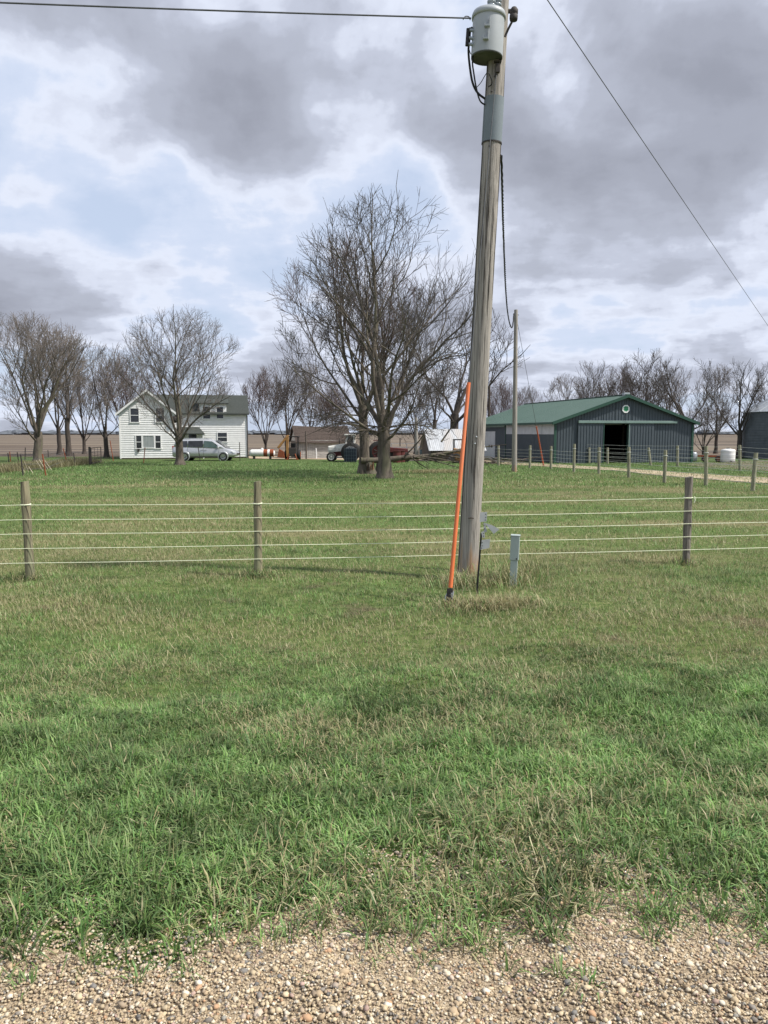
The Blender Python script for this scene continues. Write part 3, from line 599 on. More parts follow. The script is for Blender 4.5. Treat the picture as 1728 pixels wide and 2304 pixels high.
plain_pole(1100, 88.0, 1101, 868, .16, .13, 'dark pole rising behind the left end of the barn roof', bark_dark)
plain_pole(1800, 40.0, 1800, 830, .14, .11, 'service pole just past the right edge, end of the slanting wire')
def build_triplex():
    A = [(1128, 350, 0), (1130, 420, .10), (1132, 500, .25), (1135, 580, .45), (1138, 650, .66), (1142, 700, .82), (1147, 728, .92), (1152, 737, .97), (1155, 722, .99), (1156, 706, 1.0)]
    y0 = PB.y - .2; pts = smooth_line([P(px, py, y0 + (43.0 - .12 - y0) * f ** 1.5) for px, py, f in A], 26)
    k = MB(); o0 = pts[0]; kk = 0; L_ = 0
    for ph in (0, 2.09, 4.19):
        q = []; L_ = 0
        for i, p in enumerate(pts):
            if i: L_ += (p - pts[i - 1]).length
            w = L_ * (8 if i < 80 else 4) + ph; rr = .009 + .012 * min(1, L_ / 15); q.append(p - o0 + Vector((math.cos(w) * rr, 0, math.sin(w) * rr)))
        k.tube(q, [.0075 + .013 * min(1, i / len(pts)) for i in range(len(q))], 5)
    o = k.build('service_cable', black); o.location = o0; tag(o, 'black twisted service cable hanging from the utility pole to the slim pole', 'cable')
build_triplex()
# guy wire with orange guard
def build_guy():
    anc = GP(1010, 1362); zt = P(1110, 195, PB.y).z; top = on_pole(zt) + Vector((-.01, -pole_r(zt) - .05, 0)); d = (top - anc)
    t = thing('guy_wire', 'steel guy wire with a long orange plastic guard anchored before the pole', 'guy wire', anc)
    def s(f): return d * f
    fa = P(1016, 1322, anc.y + .05); f0 = (fa.z - anc.z) / d.z
    ft = None
    for i in range(1, 1000):
        p = anc + d * (i / 1000); dep = (p - EYE).y * math.cos(TH) - (p.z - 1.65) * math.sin(TH); up = (p - EYE).y * math.sin(TH) + (p.z - 1.65) * math.cos(TH)
        if CY - F * up / dep < 862: ft = i / 1000; break
    k = MB(); k.tube([s(-.02), s(1.0)], .005, 6); k.build('strand', wire_grey, t)
    k = MB(); n = d.normalized(); k.tube([s(f0), s(f0 + (ft - f0) * .5), s(ft)], [.024, .0235, .023], 12); k.build('guard', orange, t)
    k = MB(); k.tube([s(-.015), s(f0 * .5)], [.02, .028], 8); k.box(s(f0 * .62), (.062, .05, .13), n.to_track_quat('Z', 'Y').to_matrix()); k.box(s(f0 * .75) + Vector((.012, -.03, .0)), (.03, .02, .06), n.to_track_quat('Z', 'Y').to_matrix()); k.build('clamp', dark_iron, t)
    k = MB(); k.tube([s(f0 * .2) + Vector((-.04, 0, 0)), s(f0 * .5) + Vector((-.045, 0, 0)), s(f0 * .9) + Vector((-.01, 0, 0))], .009, 6); k.tube([s(f0 * .2) + Vector((.03, 0, 0)), s(f0 * .8) + Vector((.035, 0, 0))], .008, 6); k.box(s(f0 * .62) + Vector((.02, -.034, 0)), (.022, .016, .05)); k.build('grip', galv, t)
build_guy()
def build_marker():
    b = GP(1071, 1352); top = P(1083, 1200, b.y + .02)
    t = thing('marker_rod', 'thin black rod leaning by the pole with four bent grey metal plates', 'marker', b)
    k = MB(); k.tube([Vector((0, 0, -.05)), top - b], .011, 8); k.build('rod', black, t)
    def plate(pxs, Y, nm='plate', th=.004, holes=()):
        c = [P(px, py, Y) - b for px, py in pxs]; k = MB(); off = Vector((0, th, 0)); k.add(c + [p + off for p in c], [tuple(range(4)), (7, 6, 5, 4), (0, 1, 5, 4), (1, 2, 6, 5), (2, 3, 7, 6), (3, 0, 4, 7)]); o = k.build(nm, plate_grey, t)
        for hx, hy in holes:
            h = MB(); h.lathe([(0, -.0015), (.006, -.0015), (.006, .001)], P(hx, hy, Y) - b, 8, 'y'); h.build('hole', black, o)
    Y = b.y - .02
    plate([(1080, 1153), (1096, 1152), (1095, 1173), (1079, 1175)], Y, holes=((1093, 1157), (1093, 1164), (1092, 1170)))
    plate([(1089, 1176), (1108, 1182), (1124, 1191), (1111, 1201)], Y - .01); plate([(1088, 1177), (1091, 1176), (1096, 1196), (1089, 1199)], Y + .004, holes=((1089, 1182), (1090, 1190)))
    plate([(1083, 1197), (1090, 1195), (1091, 1210), (1085, 1209)], Y, holes=((1088, 1200), (1088, 1206)))
    plate([(1084, 1215), (1103, 1213), (1101, 1233), (1081, 1237)], Y, holes=((1085, 1221), (1085, 1228), (1084, 1233)))
build_marker()
def build_pedestal():
    b = GP(1154, 1316); t = thing('telecom_pedestal', 'grey green metal telecom pedestal standing right of the utility pole', 'pedestal', b, R(-12)); s = b.y * math.cos(TH) / F
    H = P(1154, 1204, b.y).z - b.z; h1 = P(1154, 1259, b.y).z - b.z
    t.rotation_euler = (0, R(2), R(-12))
    m = MB(); m.box((0, 0, h1 / 2 - .05), (.088, .088, h1 + .1)); m.build('post', tele_green, t, .004)
    m = MB(); m.box((0, 0, (H + h1) / 2 - .005), (.112, .112, H - h1 - .01)); m.build('cover', tele_green, t, .006)
    m = MB(); m.box((0, 0, H - .002), (.120, .120, .016)); m.build('cap', tele_green, t, .004)
    m = MB(); m.box((.03, -.058, h1 + .02), (.012, .01, .02)); m.build('lock', dark_iron, t)
build_pedestal()

# ------------------------------------------------------------------ roadside fence
def build_roadside_fence():
    A = GP(68, 1307); B = GP(581, 1296); C = GP(1543, 1273); D = A.lerp(C, .655)
    dirv = (C - A).normalized()
    t = thing('roadside_fence', 'roadside fence of round wooden posts with five pale rope wires', 'fence', A)
    E = A - dirv * 3.1; Fp = C + dirv * 3.0
    E.z = g(E.x, E.y); Fp.z = g(Fp.x, Fp.y); D.z = g(D.x, D.y)
    tops = {0: P(55, 1083, A.y), 1: P(579, 1083, B.y), 2: D + Vector((.02, 0, 1.30)), 3: P(1550, 1073, C.y)}
    posts = [(A, tops[0], .058, post_wood), (B, tops[1], .054, post_wood), (D, tops[2], .055, post_wood), (C, tops[3], .056, post_grey), (E, E + Vector((0, 0, 1.28)), .056, post_wood), (Fp, Fp + Vector((.02, 0, 1.3)), .056, post_grey)]
    rnd = random.Random(8); objs = []
    for i, (b, tp, r, m) in enumerate(posts):
        k = MB(); n = 16; vs = []; N_ = 12
        for j in range(N_ + 1):
            p = b.lerp(tp, j / N_) - A; 
            if j == 0: p = p - Vector((0, 0, .15))
            for q in range(n):
                a = 2 * math.pi * q / n; rr = r * (1 + .05 * math.sin(3 * a + i) + rnd.uniform(-.015, .015)) * (.97 if j == N_ else 1) * (1 + .05 * math.sin(j * .9 + i))
                vs.append(p + Vector((math.cos(a) * rr, math.sin(a) * rr, .008 * math.cos(a) if j == N_ else 0)))
        k.add(vs, [(j * n + q, j * n + (q + 1) % n, (j + 1) * n + (q + 1) % n, (j + 1) * n + q) for j in range(N_) for q in range(n)], True); k.add(vs[-n:], [tuple(range(n))]); objs.append(k.build('post', m, t))
    order = [4, 0, 1, 2, 3, 5]; HS = (1.0, .81, .625, .435, .245)
    for w, h in enumerate(HS):
        pts = []
        for s_, i in enumerate(order):
            b, tp, r, _ = posts[i]; f = h / 1.3; p = b.lerp(tp, f) - A; p = p + Vector((0, -r - .004 if w else -r - .004, 0))
            if pts:
                q0 = pts[-1]; 
                for j in range(1, 6): pts.append(q0.lerp(p, j / 6) - Vector((0, 0, .006 * math.sin(j / 6 * math.pi))))
            pts.append(p)
        k = MB(); k.tube(pts, .0042, 6); k.build('rope_wire', rope, t)
    for i in (0, 1, 2, 3):
        b, tp, r, _ = posts[i]; p = b.lerp(tp, 1.0 / 1.3) - A
        k = MB()
        for rot_ in (0, .008): k.tube([p + Vector((math.cos(a) * (r + .005), math.sin(a) * (r + .005), rot_ + .006 * math.sin(a))) for a in np.linspace(0, 6.283, 20)], .005, 5)
        if i == 3: k.tube([p + Vector((.07, -.05, .02)), p + Vector((.08, -.06, -.03)), p + Vector((.07, -.055, -.07))], .008, 5)
        k.build('tie', rope, objs[i])
build_roadside_fence()

# ------------------------------------------------------------------ lane fences
def post_fence(name, label, bases, tops, r, heights, m=far_post, wm=rope_far, wr=.007):
    B = [GP(*p) for p in bases]; o0 = B[0]; t = thing(name, label, 'fence', o0); T = []
    for i, (b, (tx, ty)) in enumerate(zip(B, tops)):
        tp = P(tx, ty, b.y); T.append(tp); k = MB(); k.tube([b - o0 - Vector((0, 0, .1)), b.lerp(tp, .33) - o0, b.lerp(tp, .66) - o0, tp - o0], [r * 1.06, r, r * 1.02, r * .95], 9); p = k.build('post', m, t)
        q = b.lerp(tp, .83) - o0; k = MB(); k.tube([q + Vector((math.cos(a) * (r + .008), math.sin(a) * (r + .008), 0)) for a in np.linspace(0, 6.283, 12)], .02, 5); k.build('tie', rope_far, p)
    for h in heights:
        k = MB(); pts = []
        for b, tp in zip(B, T):
            p = b + (tp - b) * (h / max(.6, (tp - b).length)) - o0 + Vector((0, -r - .01, 0))
            if pts: pts.append(pts[-1].lerp(p, .5) - Vector((0, 0, .02)))
            pts.append(p)
        k.tube(pts, wr, 4); k.build('wire', wm, t)
    return t
Z3 = lambda x, y: (1060 + x * .4027, 740 + y * .4027)
nb = [(67, 750), (153, 764), (328, 777), (446, 782), (574, 800), (714, 810), (881, 832), (1080, 860), (1312, 876), (1572, 906)]
nt2 = [(67, 650), (153, 648), (330, 650), (447, 655), (577, 643), (715, 660), (882, 660), (1086, 678), (1314, 655), (1592, 692)]
nb = [Z3(*p) for p in nb] + [(1830, 1124)]; nt2 = [Z3(*p) for p in nt2] + [(1836, 1034)]
post_fence('lane_fence', 'wooden post and wire fence along the near side of the farm lane', nb, nt2, .075, (1.12, .92, .72, .5, .3))
fb = [Z3(*p) for p in [(582, 750), (660, 751), (763, 755), (1004, 764), (1153, 768), (1502, 792)]] + [(1840, 1088)]
ft = [Z3(*p) for p in [(587, 643), (660, 662), (762, 663), (991, 664), (1153, 652), (1501, 650)]] + [(1842, 1020)]
post_fence('paddock_fence', 'wooden post and wire fence in front of the barn beyond the lane', fb, ft, .08, (1.35, 1.1, .85, .55, .3))

# ------------------------------------------------------------------ green barn
def build_barn():
    A = Vector((12.35, 56.0, 0)); A.z = g(A.x, A.y) - .05; ang = math.atan2(.222, .975); W, Ln = 11.3, 18.5
    t = thing('barn', 'dark grey steel pole barn with green roof and open sliding door', 'barn', A, ang)
    EV = 3.05; PK = 4.95; base = 0.0
    def roof_z(x): return EV + (PK - EV) * (1 - abs(x - W / 2) / (W / 2))
    ox0, ox1, oh = 3.85, 5.87, 2.92
    def panel(x0, x1, y, zb, zt0, zt1, nm='wall_panel', parent=t, m=barn_steel, out=-1):
        k = MB(); k.add([(x0, y, zb), (x1, y, zb), (x1, y, zt1), (x0, y, zt0), (x0, y + .03, zb), (x1, y + .03, zb), (x1, y + .03, zt1), (x0, y + .03, zt0)], [(0, 1, 2, 3), (7, 6, 5, 4), (0, 4, 5, 1), (2, 6, 7, 3), (1, 5, 6, 2), (0, 3, 7, 4)])
        x = x0 + .02
        while x < x1 - .02:
            f = (x - x0) / (x1 - x0); zt = zt0 + (zt1 - zt0) * f - .01
            k.add([(x - .02, y + .001, zb), (x - .01, y - .03, zb), (x + .01, y - .03, zb), (x + .02, y + .001, zb), (x - .02, y + .001, zt), (x - .01, y - .03, zt), (x + .01, y - .03, zt), (x + .02, y + .001, zt)], [(0, 1, 5, 4), (1, 2, 6, 5), (2, 3, 7, 6)])
            x += .23
        return k.build(nm, m, parent)
    edges = [0.0]
    while edges[-1] < W - .7: edges.append(edges[-1] + .69)
    edges = sorted(set([e for e in edges if abs(e - ox0) > .3 and abs(e - ox1) > .3 and abs(e - W / 2) > .3] + [ox0, ox1, W / 2, W]))
    for a, b in zip(edges[:-1], edges[1:]):
        zb = oh if (a >= ox0 - .01 and b <= ox1 + .01) else base
        panel(a + .003, b - .003, 0, zb, roof_z(a), roof_z(b))
    # door leaves and track
    for x0 in (1.78, 5.90):
        k = panel(x0, x0 + 2.06, -.12, .06, oh + .08, oh + .08, 'sliding_door')
        q = MB(); q.box((x0 + 2.06 + .0 if x0 < 3 else x0, -.125, oh / 2), (.06, .06, oh)); q.build('door_edge_trim', barn_trim if x0 < 3 else track_metal, k)
    q = MB(); q.box((5.8, -.13, oh + .14), (8.05, .16, .19)); q.build('door_track', track_metal, t, .02)
    q = MB(); q.box((W / 2, .05, roof_z(W / 2) + .16), (.46, .30, .22)); q.build('ridge_vent', galv, t)
    # side walls
    def side(x, flip, parts):
        for (y0, y1, zb, zt, m, nm) in parts:
            k = MB(); k.box((x, (y0 + y1) / 2, (zb + zt) / 2), (.04, y1 - y0 - .004, zt - zb)); yy = y0 + .1
            if m is barn_steel:
                while yy < y1: k.box((x - .025 * flip, yy, (zb + zt) / 2), (.03, .03, zt - zb - .02)); yy += .23
            k.build(nm, m, t)
    d0, d1 = .635 * Ln, .80 * Ln; mid = .505 * Ln
    side(.0, 1, [(.02, 3.4, 0, 2.15, barn_steel, 'wall_panel'), (3.4, 6.4, 0, 2.15, barn_steel, 'wall_panel'), (6.4, mid, 0, 2.15, barn_steel, 'wall_panel'),
                 (.02, 2.1, 2.16, EV - .1, pale_panel, 'light_panel'), (2.16, mid, 2.16, EV - .1, pale_panel, 'light_panel'),
                 (mid + .05, d0, 0, EV - .1, barn_steel, 'wall_panel'), (d1, Ln - .02, 0, EV - .1, barn_steel, 'wall_panel'), (d0, d1, 2.42, EV - .1, barn_steel, 'wall_panel')])
    side(W, -1, [(.02, 6, 0, EV - .1, barn_steel, 'wall_panel'), (6, 12, 0, EV - .1, barn_steel, 'wall_panel'), (12, Ln - .02, 0, EV - .1, barn_steel, 'wall_panel')])
    q = MB(); q.box((-.03, mid, EV / 2 - .05), (.08, .10, EV - .1)); q.build('joint_trim', barn_trim, t)
    q = MB(); q.box((-.10, (mid + Ln) / 2, EV - .22), (.12, Ln - mid, .16)); q.build('side_door_track', track_metal, t)
    o = None
    q = MB(); q.box((-.03, (d0 + d1) / 2, 1.2), (.06, d1 - d0 - .02, 2.4)); o = q.build('overhead_door', pale_panel, t)
    for s_ in (.25, .45): q = MB(); q.box((-.07, d0 + (d1 - d0) * s_, 1.1), (.03, .32, .22)); q.build('window', glass, o)
    k = MB(); k.prism([(0, 0), (W, 0), (W, EV), (W / 2, PK), (0, EV)], Ln - .03, Ln); k.build('back_wall', barn_steel, t)
    # roof
    for sgn in (0, 1):
        k = MB(); ex = -.32 if sgn == 0 else W + .32; sl = (PK - EV) / (W / 2); ez = EV - .32 * sl
        k.add([(ex, -.3, ez + .03), (W / 2, -.3, PK + .03), (W / 2, Ln + .3, PK + .03), (ex, Ln + .3, ez + .03), (ex, -.3, ez + .10), (W / 2, -.3, PK + .10), (W / 2, Ln + .3, PK + .10), (ex, Ln + .3, ez + .10)], [(0, 1, 2, 3), (7, 6, 5, 4), (0, 4, 5, 1), (3, 2, 6, 7), (0, 3, 7, 4), (1, 5, 6, 2)])
        yy = -.25
        while yy < Ln + .3:
            k.add([(ex, yy - .02, ez + .10), (ex, yy, ez + .118), (ex, yy + .02, ez + .10), (W / 2, yy - .02, PK + .10), (W / 2, yy, PK + .118), (W / 2, yy + .02, PK + .10)], [(0, 1, 4, 3), (1, 2, 5, 4)]); yy += .23
        k.build('roof_slope', barn_roof, t)
        k = MB(); k.add([(ex, -.34, ez - .1), (W / 2, -.34, PK - .1), (W / 2, -.34, PK + .12), (ex, -.34, ez + .12), (ex, -.29, ez - .1), (W / 2, -.29, PK - .1), (W / 2, -.29, PK + .12), (ex, -.29, ez + .12)], [(0, 1, 2, 3), (7, 6, 5, 4), (0, 4, 5, 1), (3, 2, 6, 7), (0, 3, 7, 4), (1, 5, 6, 2)]); k.build('rake_trim', barn_trim, t)
        k = MB(); k.box((ex, Ln / 2, ez + .02), (.06, Ln + .6, .15)); k.build('eave_trim', barn_trim, t)
    k = MB(); k.box((W / 2, Ln / 2, PK + .115), (.3, Ln + .6, .05)); k.build('ridge_cap', barn_roof, t)
    for x in (.04, W - .04): k = MB(); k.box((x, -.02, EV / 2 - .08), (.17, .10, EV - .14)); k.build('corner_trim', barn_trim, t)
    # emblem
    cx, cz = 5.62, 4.02
    k = MB(); k.prism([(cx + .31 * math.cos(R(22.5 + 45 * i)), cz + .31 * math.sin(R(22.5 + 45 * i))) for i in range(8)], -.055, -.035); em = k.build('emblem', sign_white, t); em['label'] = 'white octagonal sign with a green four-leaf clover'
    for a in (45, 135, 225, 315):
        pts = []
        for i in range(20):
            q = 2 * math.pi * i / 20; hx = .112 * math.sin(q) ** 3; hz = .0073 * (13 * math.cos(q) - 5 * math.cos(2 * q) - 2 * math.cos(3 * q) - math.cos(4 * q)) + .118
            c, s_ = math.cos(R(a - 90)), math.sin(R(a - 90)); pts.append((cx + hx * c - hz * s_, cz + .015 + hx * s_ + hz * c))
        k = MB(); k.prism(pts, -.061, -.056); lf = k.build('clover_leaf', sign_green, em)
        mx, mz = cx + .12 * math.cos(R(a)), cz + .015 + .12 * math.sin(R(a)); k = MB()
        for ddx in (-.02, .02): k.box((mx + ddx, -.0635, mz), (.009, .004, .05))
        k.box((mx, -.0632, mz), (.035, .004, .009)); k.build('letter', sign_white, lf) if False else None
    k = MB(); k.prism([(cx - .008, cz), (cx + .012, cz), (cx + .06, cz - .20), (cx + .035, cz - .21)], -.0605, -.0563); k.build('clover_stem', sign_green, em)
    k = MB(); k.box((W / 2, Ln / 2, -.02), (W - .2, Ln - .2, .10)); k.build('dirt_floor', dirt_m, t)
    for x in (ox0 - .05, ox1 + .05): k = MB(); k.box((x, .1, oh / 2), (.10, .12, oh)); k.build('door_jamb', barn_trim, t)
    # stalls inside
    for x in (2.5, 4.6, 7.5):
        for y in (3.5, 8, 13): k = MB(); k.box((x, y, 1.5), (.16, .16, 3.2)); k.build('inner_post', dark_board, t)
    # hay bales etc. are hidden in the dark
build_barn()

# ------------------------------------------------------------------ grain bin
def build_bin():
    Y = 68.0; Rr = 5.2; xl = (1688 - CX) / F * Y; c = Vector((xl + Rr * 1.02, Y + 1.0, 0)); c.z = g(c.x, c.y) - .05
    t = thing('grain_bin', 'round grey corrugated grain bin with pale metal roof at the right edge', 'grain bin', c)
    H = P(1690, 925, Y - 1).z - c.z; nr = 5; hh = H / nr
    for i in range(nr):
        pr = []
        for j in range(21): pr.append((Rr + .012 * math.sin(j / 20 * 2 * math.pi * 6) - (.006 if i % 2 else 0), i * hh + hh * j / 20))
        k = MB(); k.lathe(pr, n=72); k.build('wall_ring', galv_dark, t)
    n = 30; rise = 2.75; base = None
    k = MB(); a = math.pi / n; R0 = Rr + .14
    k.add([(math.cos(-a) * R0, math.sin(-a) * R0, H - .03), (math.cos(a) * R0, math.sin(a) * R0, H - .03), (math.cos(a) * .45, math.sin(a) * .45, H + rise), (math.cos(-a) * .45, math.sin(-a) * .45, H + rise),
           (math.cos(-a) * R0, math.sin(-a) * R0, H - .06), (math.cos(a) * R0, math.sin(a) * R0, H - .06)], [(0, 1, 2, 3), (4, 5, 1, 0)])
    k.tube([(math.cos(a) * R0, math.sin(a) * R0, H - .01), (math.cos(a) * .45, math.sin(a) * .45, H + rise + .02)], .035, 5)
    me = k.mesh('roof_panel'); me.materials.append(galv)
    for i in range(n): link_mesh('roof_panel', me, t, rot=(0, 0, 2 * math.pi * i / n))
    k = MB(); k.lathe([(.5, H + rise - .05), (.5, H + rise + .25), (.1, H + rise + .45), (0, H + rise + .45)], n=20); k.build('cap', galv, t)
build_bin()

# ------------------------------------------------------------------ farmhouse
def build_house():
    Y = 66.0; s = Y / F * 1.0; mz = .2411 * s            # metres per zoom pixel
    x0 = GX(200 + 295 * .2411, Y); base = Vector((x0.x, Y, x0.z)); PHI = R(12); t = thing('farmhouse', 'white clapboard two-storey farmhouse with grey green shingle roof', 'house', base, PHI)
    def X(zx, s_=0.0):
        kk = (200 + zx * .2411 - CX) / F * 1.0035; return (kk * (Y + s_ * math.cos(PHI)) - base.x + s_ * math.sin(PHI)) / (math.cos(PHI) - kk * math.sin(PHI))
    Z = lambda zy: (785 - zy) * mz
    EV = Z(352); PKz = Z(150); xg0, xg1 = 0.0, X(825); xm = (xg0 + xg1) / 2; set_ = 1.7; xr = X(1487, set_); D = 7.5
    def gx(z, lo, hi, e, p):   # clip of the gable at height z
        if z <= e: return lo, hi
        f = (z - e) / (p - e); return lo + (hi - lo) / 2 * f, hi - (hi - lo) / 2 * f
    lap = .19
    def board(a0, a1, b0, b1, z0, z1, y, parent=t):
        k = MB(); yb, yt = y - .045, y - .006
        k.add([(a0, yb, z0), (a1, yb, z0), (b1, yt, z1), (b0, yt, z1), (a0, y + .02, z0), (a1, y + .02, z0), (b1, y + .02, z1), (b0, y + .02, z1)], [(0, 1, 2, 3), (7, 6, 5, 4), (0, 4, 5, 1), (3, 2, 6, 7), (0, 3, 7, 4), (1, 5, 6, 2)]); return k.build('siding_board', siding, parent)
    z = .12
    while z < PKz - .2:
        z1 = min(z + lap, PKz - .05); a0, a1 = gx(z, xg0, xg1, EV, PKz); b0, b1 = gx(z1, xg0, xg1, EV, PKz); board(a0, a1, b0, b1, z, z1, 0); z += lap
    z = .12
    while z < EV - .02:
        z1 = min(z + lap, EV); board(xg1 + .01, xr, xg1 + .01, xr, z, z1, set_); z += lap
    # body cores
    k = MB(); k.prism([(xg0 + .02, .1), (xg1 - .02, .1), (xg1 - .02, EV), (xm, PKz - .05), (xg0 + .02, EV)], .02, D); k.build('gable_wing_wall', siding, t)
    k = MB(); k.prism([(set_ + .02, .1), (set_ + D - 1.5, .1), (set_ + D - 1.5, EV), (set_ + (D - 1.5) / 2, Z(170)), (set_ + .02, EV)], xg1 - .5, xr - .02, 'yz'); k.build('main_wall', siding, t)
    k = MB(); k.box((xg1 / 2, D / 2 + .02, -.04), (xg1 - .02, D, .34)); k.build('foundation', foundation, t)
    k = MB(); k.box(((xg1 + xr) / 2, set_ + 3.0, -.04), (xr - xg1 - .02, 5.9, .34)); k.build('foundation', foundation, t)
    # roofs: gable wing (ridge along y) and main (ridge along x)
    ov = .28; sl = (PKz - EV) / (xm - xg0)
    for sg in (-1, 1):
        ex = xm + sg * (xm - xg0 + ov); ez = EV - ov * sl; k = MB()
        k.add([(ex, -.3, ez), (xm, -.3, PKz), (xm, D, PKz), (ex, D, ez), (ex, -.3, ez + .12), (xm, -.3, PKz + .13), (xm, D, PKz + .13), (ex, D, ez + .12)], [(0, 1, 2, 3), (7, 6, 5, 4), (0, 4, 5, 1), (3, 2, 6, 7), (0, 3, 7, 4), (1, 5, 6, 2)]); k.build('roof_slope', shingle_green, t)
        k = MB(); k.add([(ex, -.34, ez - .10), (xm, -.34, PKz - .08), (xm, -.34, PKz + .10), (ex, -.34, ez + .10), (ex, -.29, ez - .10), (xm, -.29, PKz - .08), (xm, -.29, PKz + .10), (ex, -.29, ez + .10)], [(0, 1, 2, 3), (7, 6, 5, 4), (0, 4, 5, 1), (3, 2, 6, 7), (0, 3, 7, 4), (1, 5, 6, 2)]); k.build('rake_board', trim_white, t)
    hd = (D - 1.5) / 2; rz = Z(172) + set_ * .0 + .1; yr = set_ + hd
    e_z = EV - .05; xe = X(1508, set_)
    for sg in (0, 1):
        ey = set_ - .35 if sg == 0 else set_ + 2 * hd + .35; k = MB(); n = 16
        for c in range(n):   # shingle courses
            f0, f1 = c / n, (c + 1) / n; ya, yb = ey + (yr - ey) * f0, ey + (yr - ey) * f1; za, zb = e_z + (rz - e_z) * f0, e_z + (rz - e_z) * f1
            k.add([(xm, ya, za + .03), (xe, ya, za + .03), (xe, yb, zb + .015), (xm, yb, zb + .015), (xm, ya, za - .08), (xe, ya, za - .08), (xe, yb, zb - .08), (xm, yb, zb - .08)], [(0, 1, 2, 3), (7, 6, 5, 4), (0, 4, 5, 1), (0, 3, 7, 4), (1, 5, 6, 2), (3, 2, 6, 7)])
        k.build('roof_slope', shingle_green, t)
    k = MB(); k.box(((xg1 + xe) / 2, set_ - .37, e_z - .01), (xe - xg1, .05, .12)); k.build('gutter', shingle_green, t)
    k = MB(); k.tube([(xr + .03, set_ - .08, e_z - .1), (xr + .03, set_ - .08, 0)], .045, 6); k.build('downspout', dark_iron, t)
    k = MB(); k.box((xr - .02, set_ - .02, EV / 2), (.12, .06, EV - .1)); k.build('corner_board', trim_white, t)
    k = MB(); k.box((xg0 + .03, -.025, EV / 2), (.12, .06, EV - .1)); k.build('corner_board', trim_white, t)
    # windows
    def window(zx0, zx1, zy0, zy1, y, m=glass, mullion=True, fr=trim_white):
        a, b, lo, hi = X(zx0, y), X(zx1, y), Z(zy1), Z(zy0); c = ((a + b) / 2, y, (lo + hi) / 2)
        w = thing_part = MB(); f = .07
        for bx_ in (((a - f / 2), (lo + hi) / 2, f, hi - lo + 2 * f), ((b + f / 2), (lo + hi) / 2, f, hi - lo + 2 * f)): w.box((bx_[0], y - .045, bx_[1]), (bx_[2], .07, bx_[3]))
        w.box(((a + b) / 2, y - .045, hi + f / 2), (b - a - .004, .068, f)); w.box(((a + b) / 2, y - .05, lo - f / 2), (b - a + .2, .10, f))
        o = w.build('window', fr, t); k = MB(); k.box(((a + b) / 2, y - .035, (lo + hi) / 2), (b - a - .002, .03, hi - lo - .002)); k.build('pane', m, o)
        if mullion: k = MB(); k.box(((a + b) / 2, y - .055, (lo + hi) / 2), (b - a - .004, .03, .045)); k.build('meeting_rail', trim_white if fr is trim_white else fr, o)
        return o
    window(415, 490, 315, 440, 0); window(650, 725, 312, 437, 0)
    window(460, 508, 567, 683, 0); window(524, 622, 567, 678, 0, curtain, False); window(638, 685, 567, 683, 0)
    window(1215, 1300, 540, 625, set_); window(945, 1020, 548, 690, set_, mullion=False)
    # dormer
    dx0, dx1, dzl, dzh = X(1052, set_), X(1300, set_), EV - .15, Z(262); dy = set_ - .03
    k = MB(); k.prism([(dy, dzl), (dy, dzh), (yr - .3, dzh + .35), (yr - .3, dzl)], dx0, dx1, 'yz'); k.build('dormer', siding, t)
    k = MB(); k.add([(dx0 - .2, dy - .25, dzh - .0), (dx1 + .2, dy - .25, dzh - .0), (dx1 + .2, yr - .1, dzh + .55), (dx0 - .2, yr - .1, dzh + .55), (dx0 - .2, dy - .25, dzh + .1), (dx1 + .2, dy - .25, dzh + .1), (dx1 + .2, yr - .1, dzh + .65), (dx0 - .2, yr - .1, dzh + .65)], [(0, 1, 2, 3), (7, 6, 5, 4), (0, 4, 5, 1), (3, 2, 6, 7), (0, 3, 7, 4), (1, 5, 6, 2)]); k.build('dormer_roof', shingle_green, t)
    window(1085, 1150, 287, 403, dy); window(1210, 1270, 290, 400, dy)
    # porch roof over the door
    pa, pb = X(835, set_ - 1), X(1095, set_ - 1); k = MB(); k.add([(pa, set_ - 1.5, Z(545)), (pb, set_ - 1.5, Z(545)), (pb - .5, set_, Z(485)), (pa, set_, Z(485)), (pa, set_ - 1.5, Z(553)), (pb, set_ - 1.5, Z(553)), (pb, set_, Z(553)), (pa, set_, Z(553))], [(0, 1, 2, 3), (7, 6, 5, 4), (0, 4, 5, 1), (3, 2, 6, 7), (0, 3, 7, 4), (1, 5, 6, 2)]); k.build('porch_roof', shingle_green, t)
    for px_ in (pb - .12,): k = MB(); k.box((px_, set_ - 1.4, Z(553) / 2), (.10, .10, Z(553))); k.build('porch_post', trim_white, t)
    k = MB(); k.box((X(477), -.09, Z(702)), (.17, .12, .27)); k.build('meter_box', dark_iron, t)
    k = MB(); k.lathe([(0, .0), (.16, .02), (.3, .09), (.31, .09), (.16, .0)], (X(825), -.35, Z(415)), 18, 'y'); k.tube([(X(825), -.3, Z(415)), (X(825), .05, Z(440))], .025, 6); k.build('satellite_dish', dark_iron, t)
    k = MB(); k.box((xm + .3, 4.5, PKz + .1), (.5, .5, 1.0)); k.build('chimney', foundation, t) if False else None
build_house()

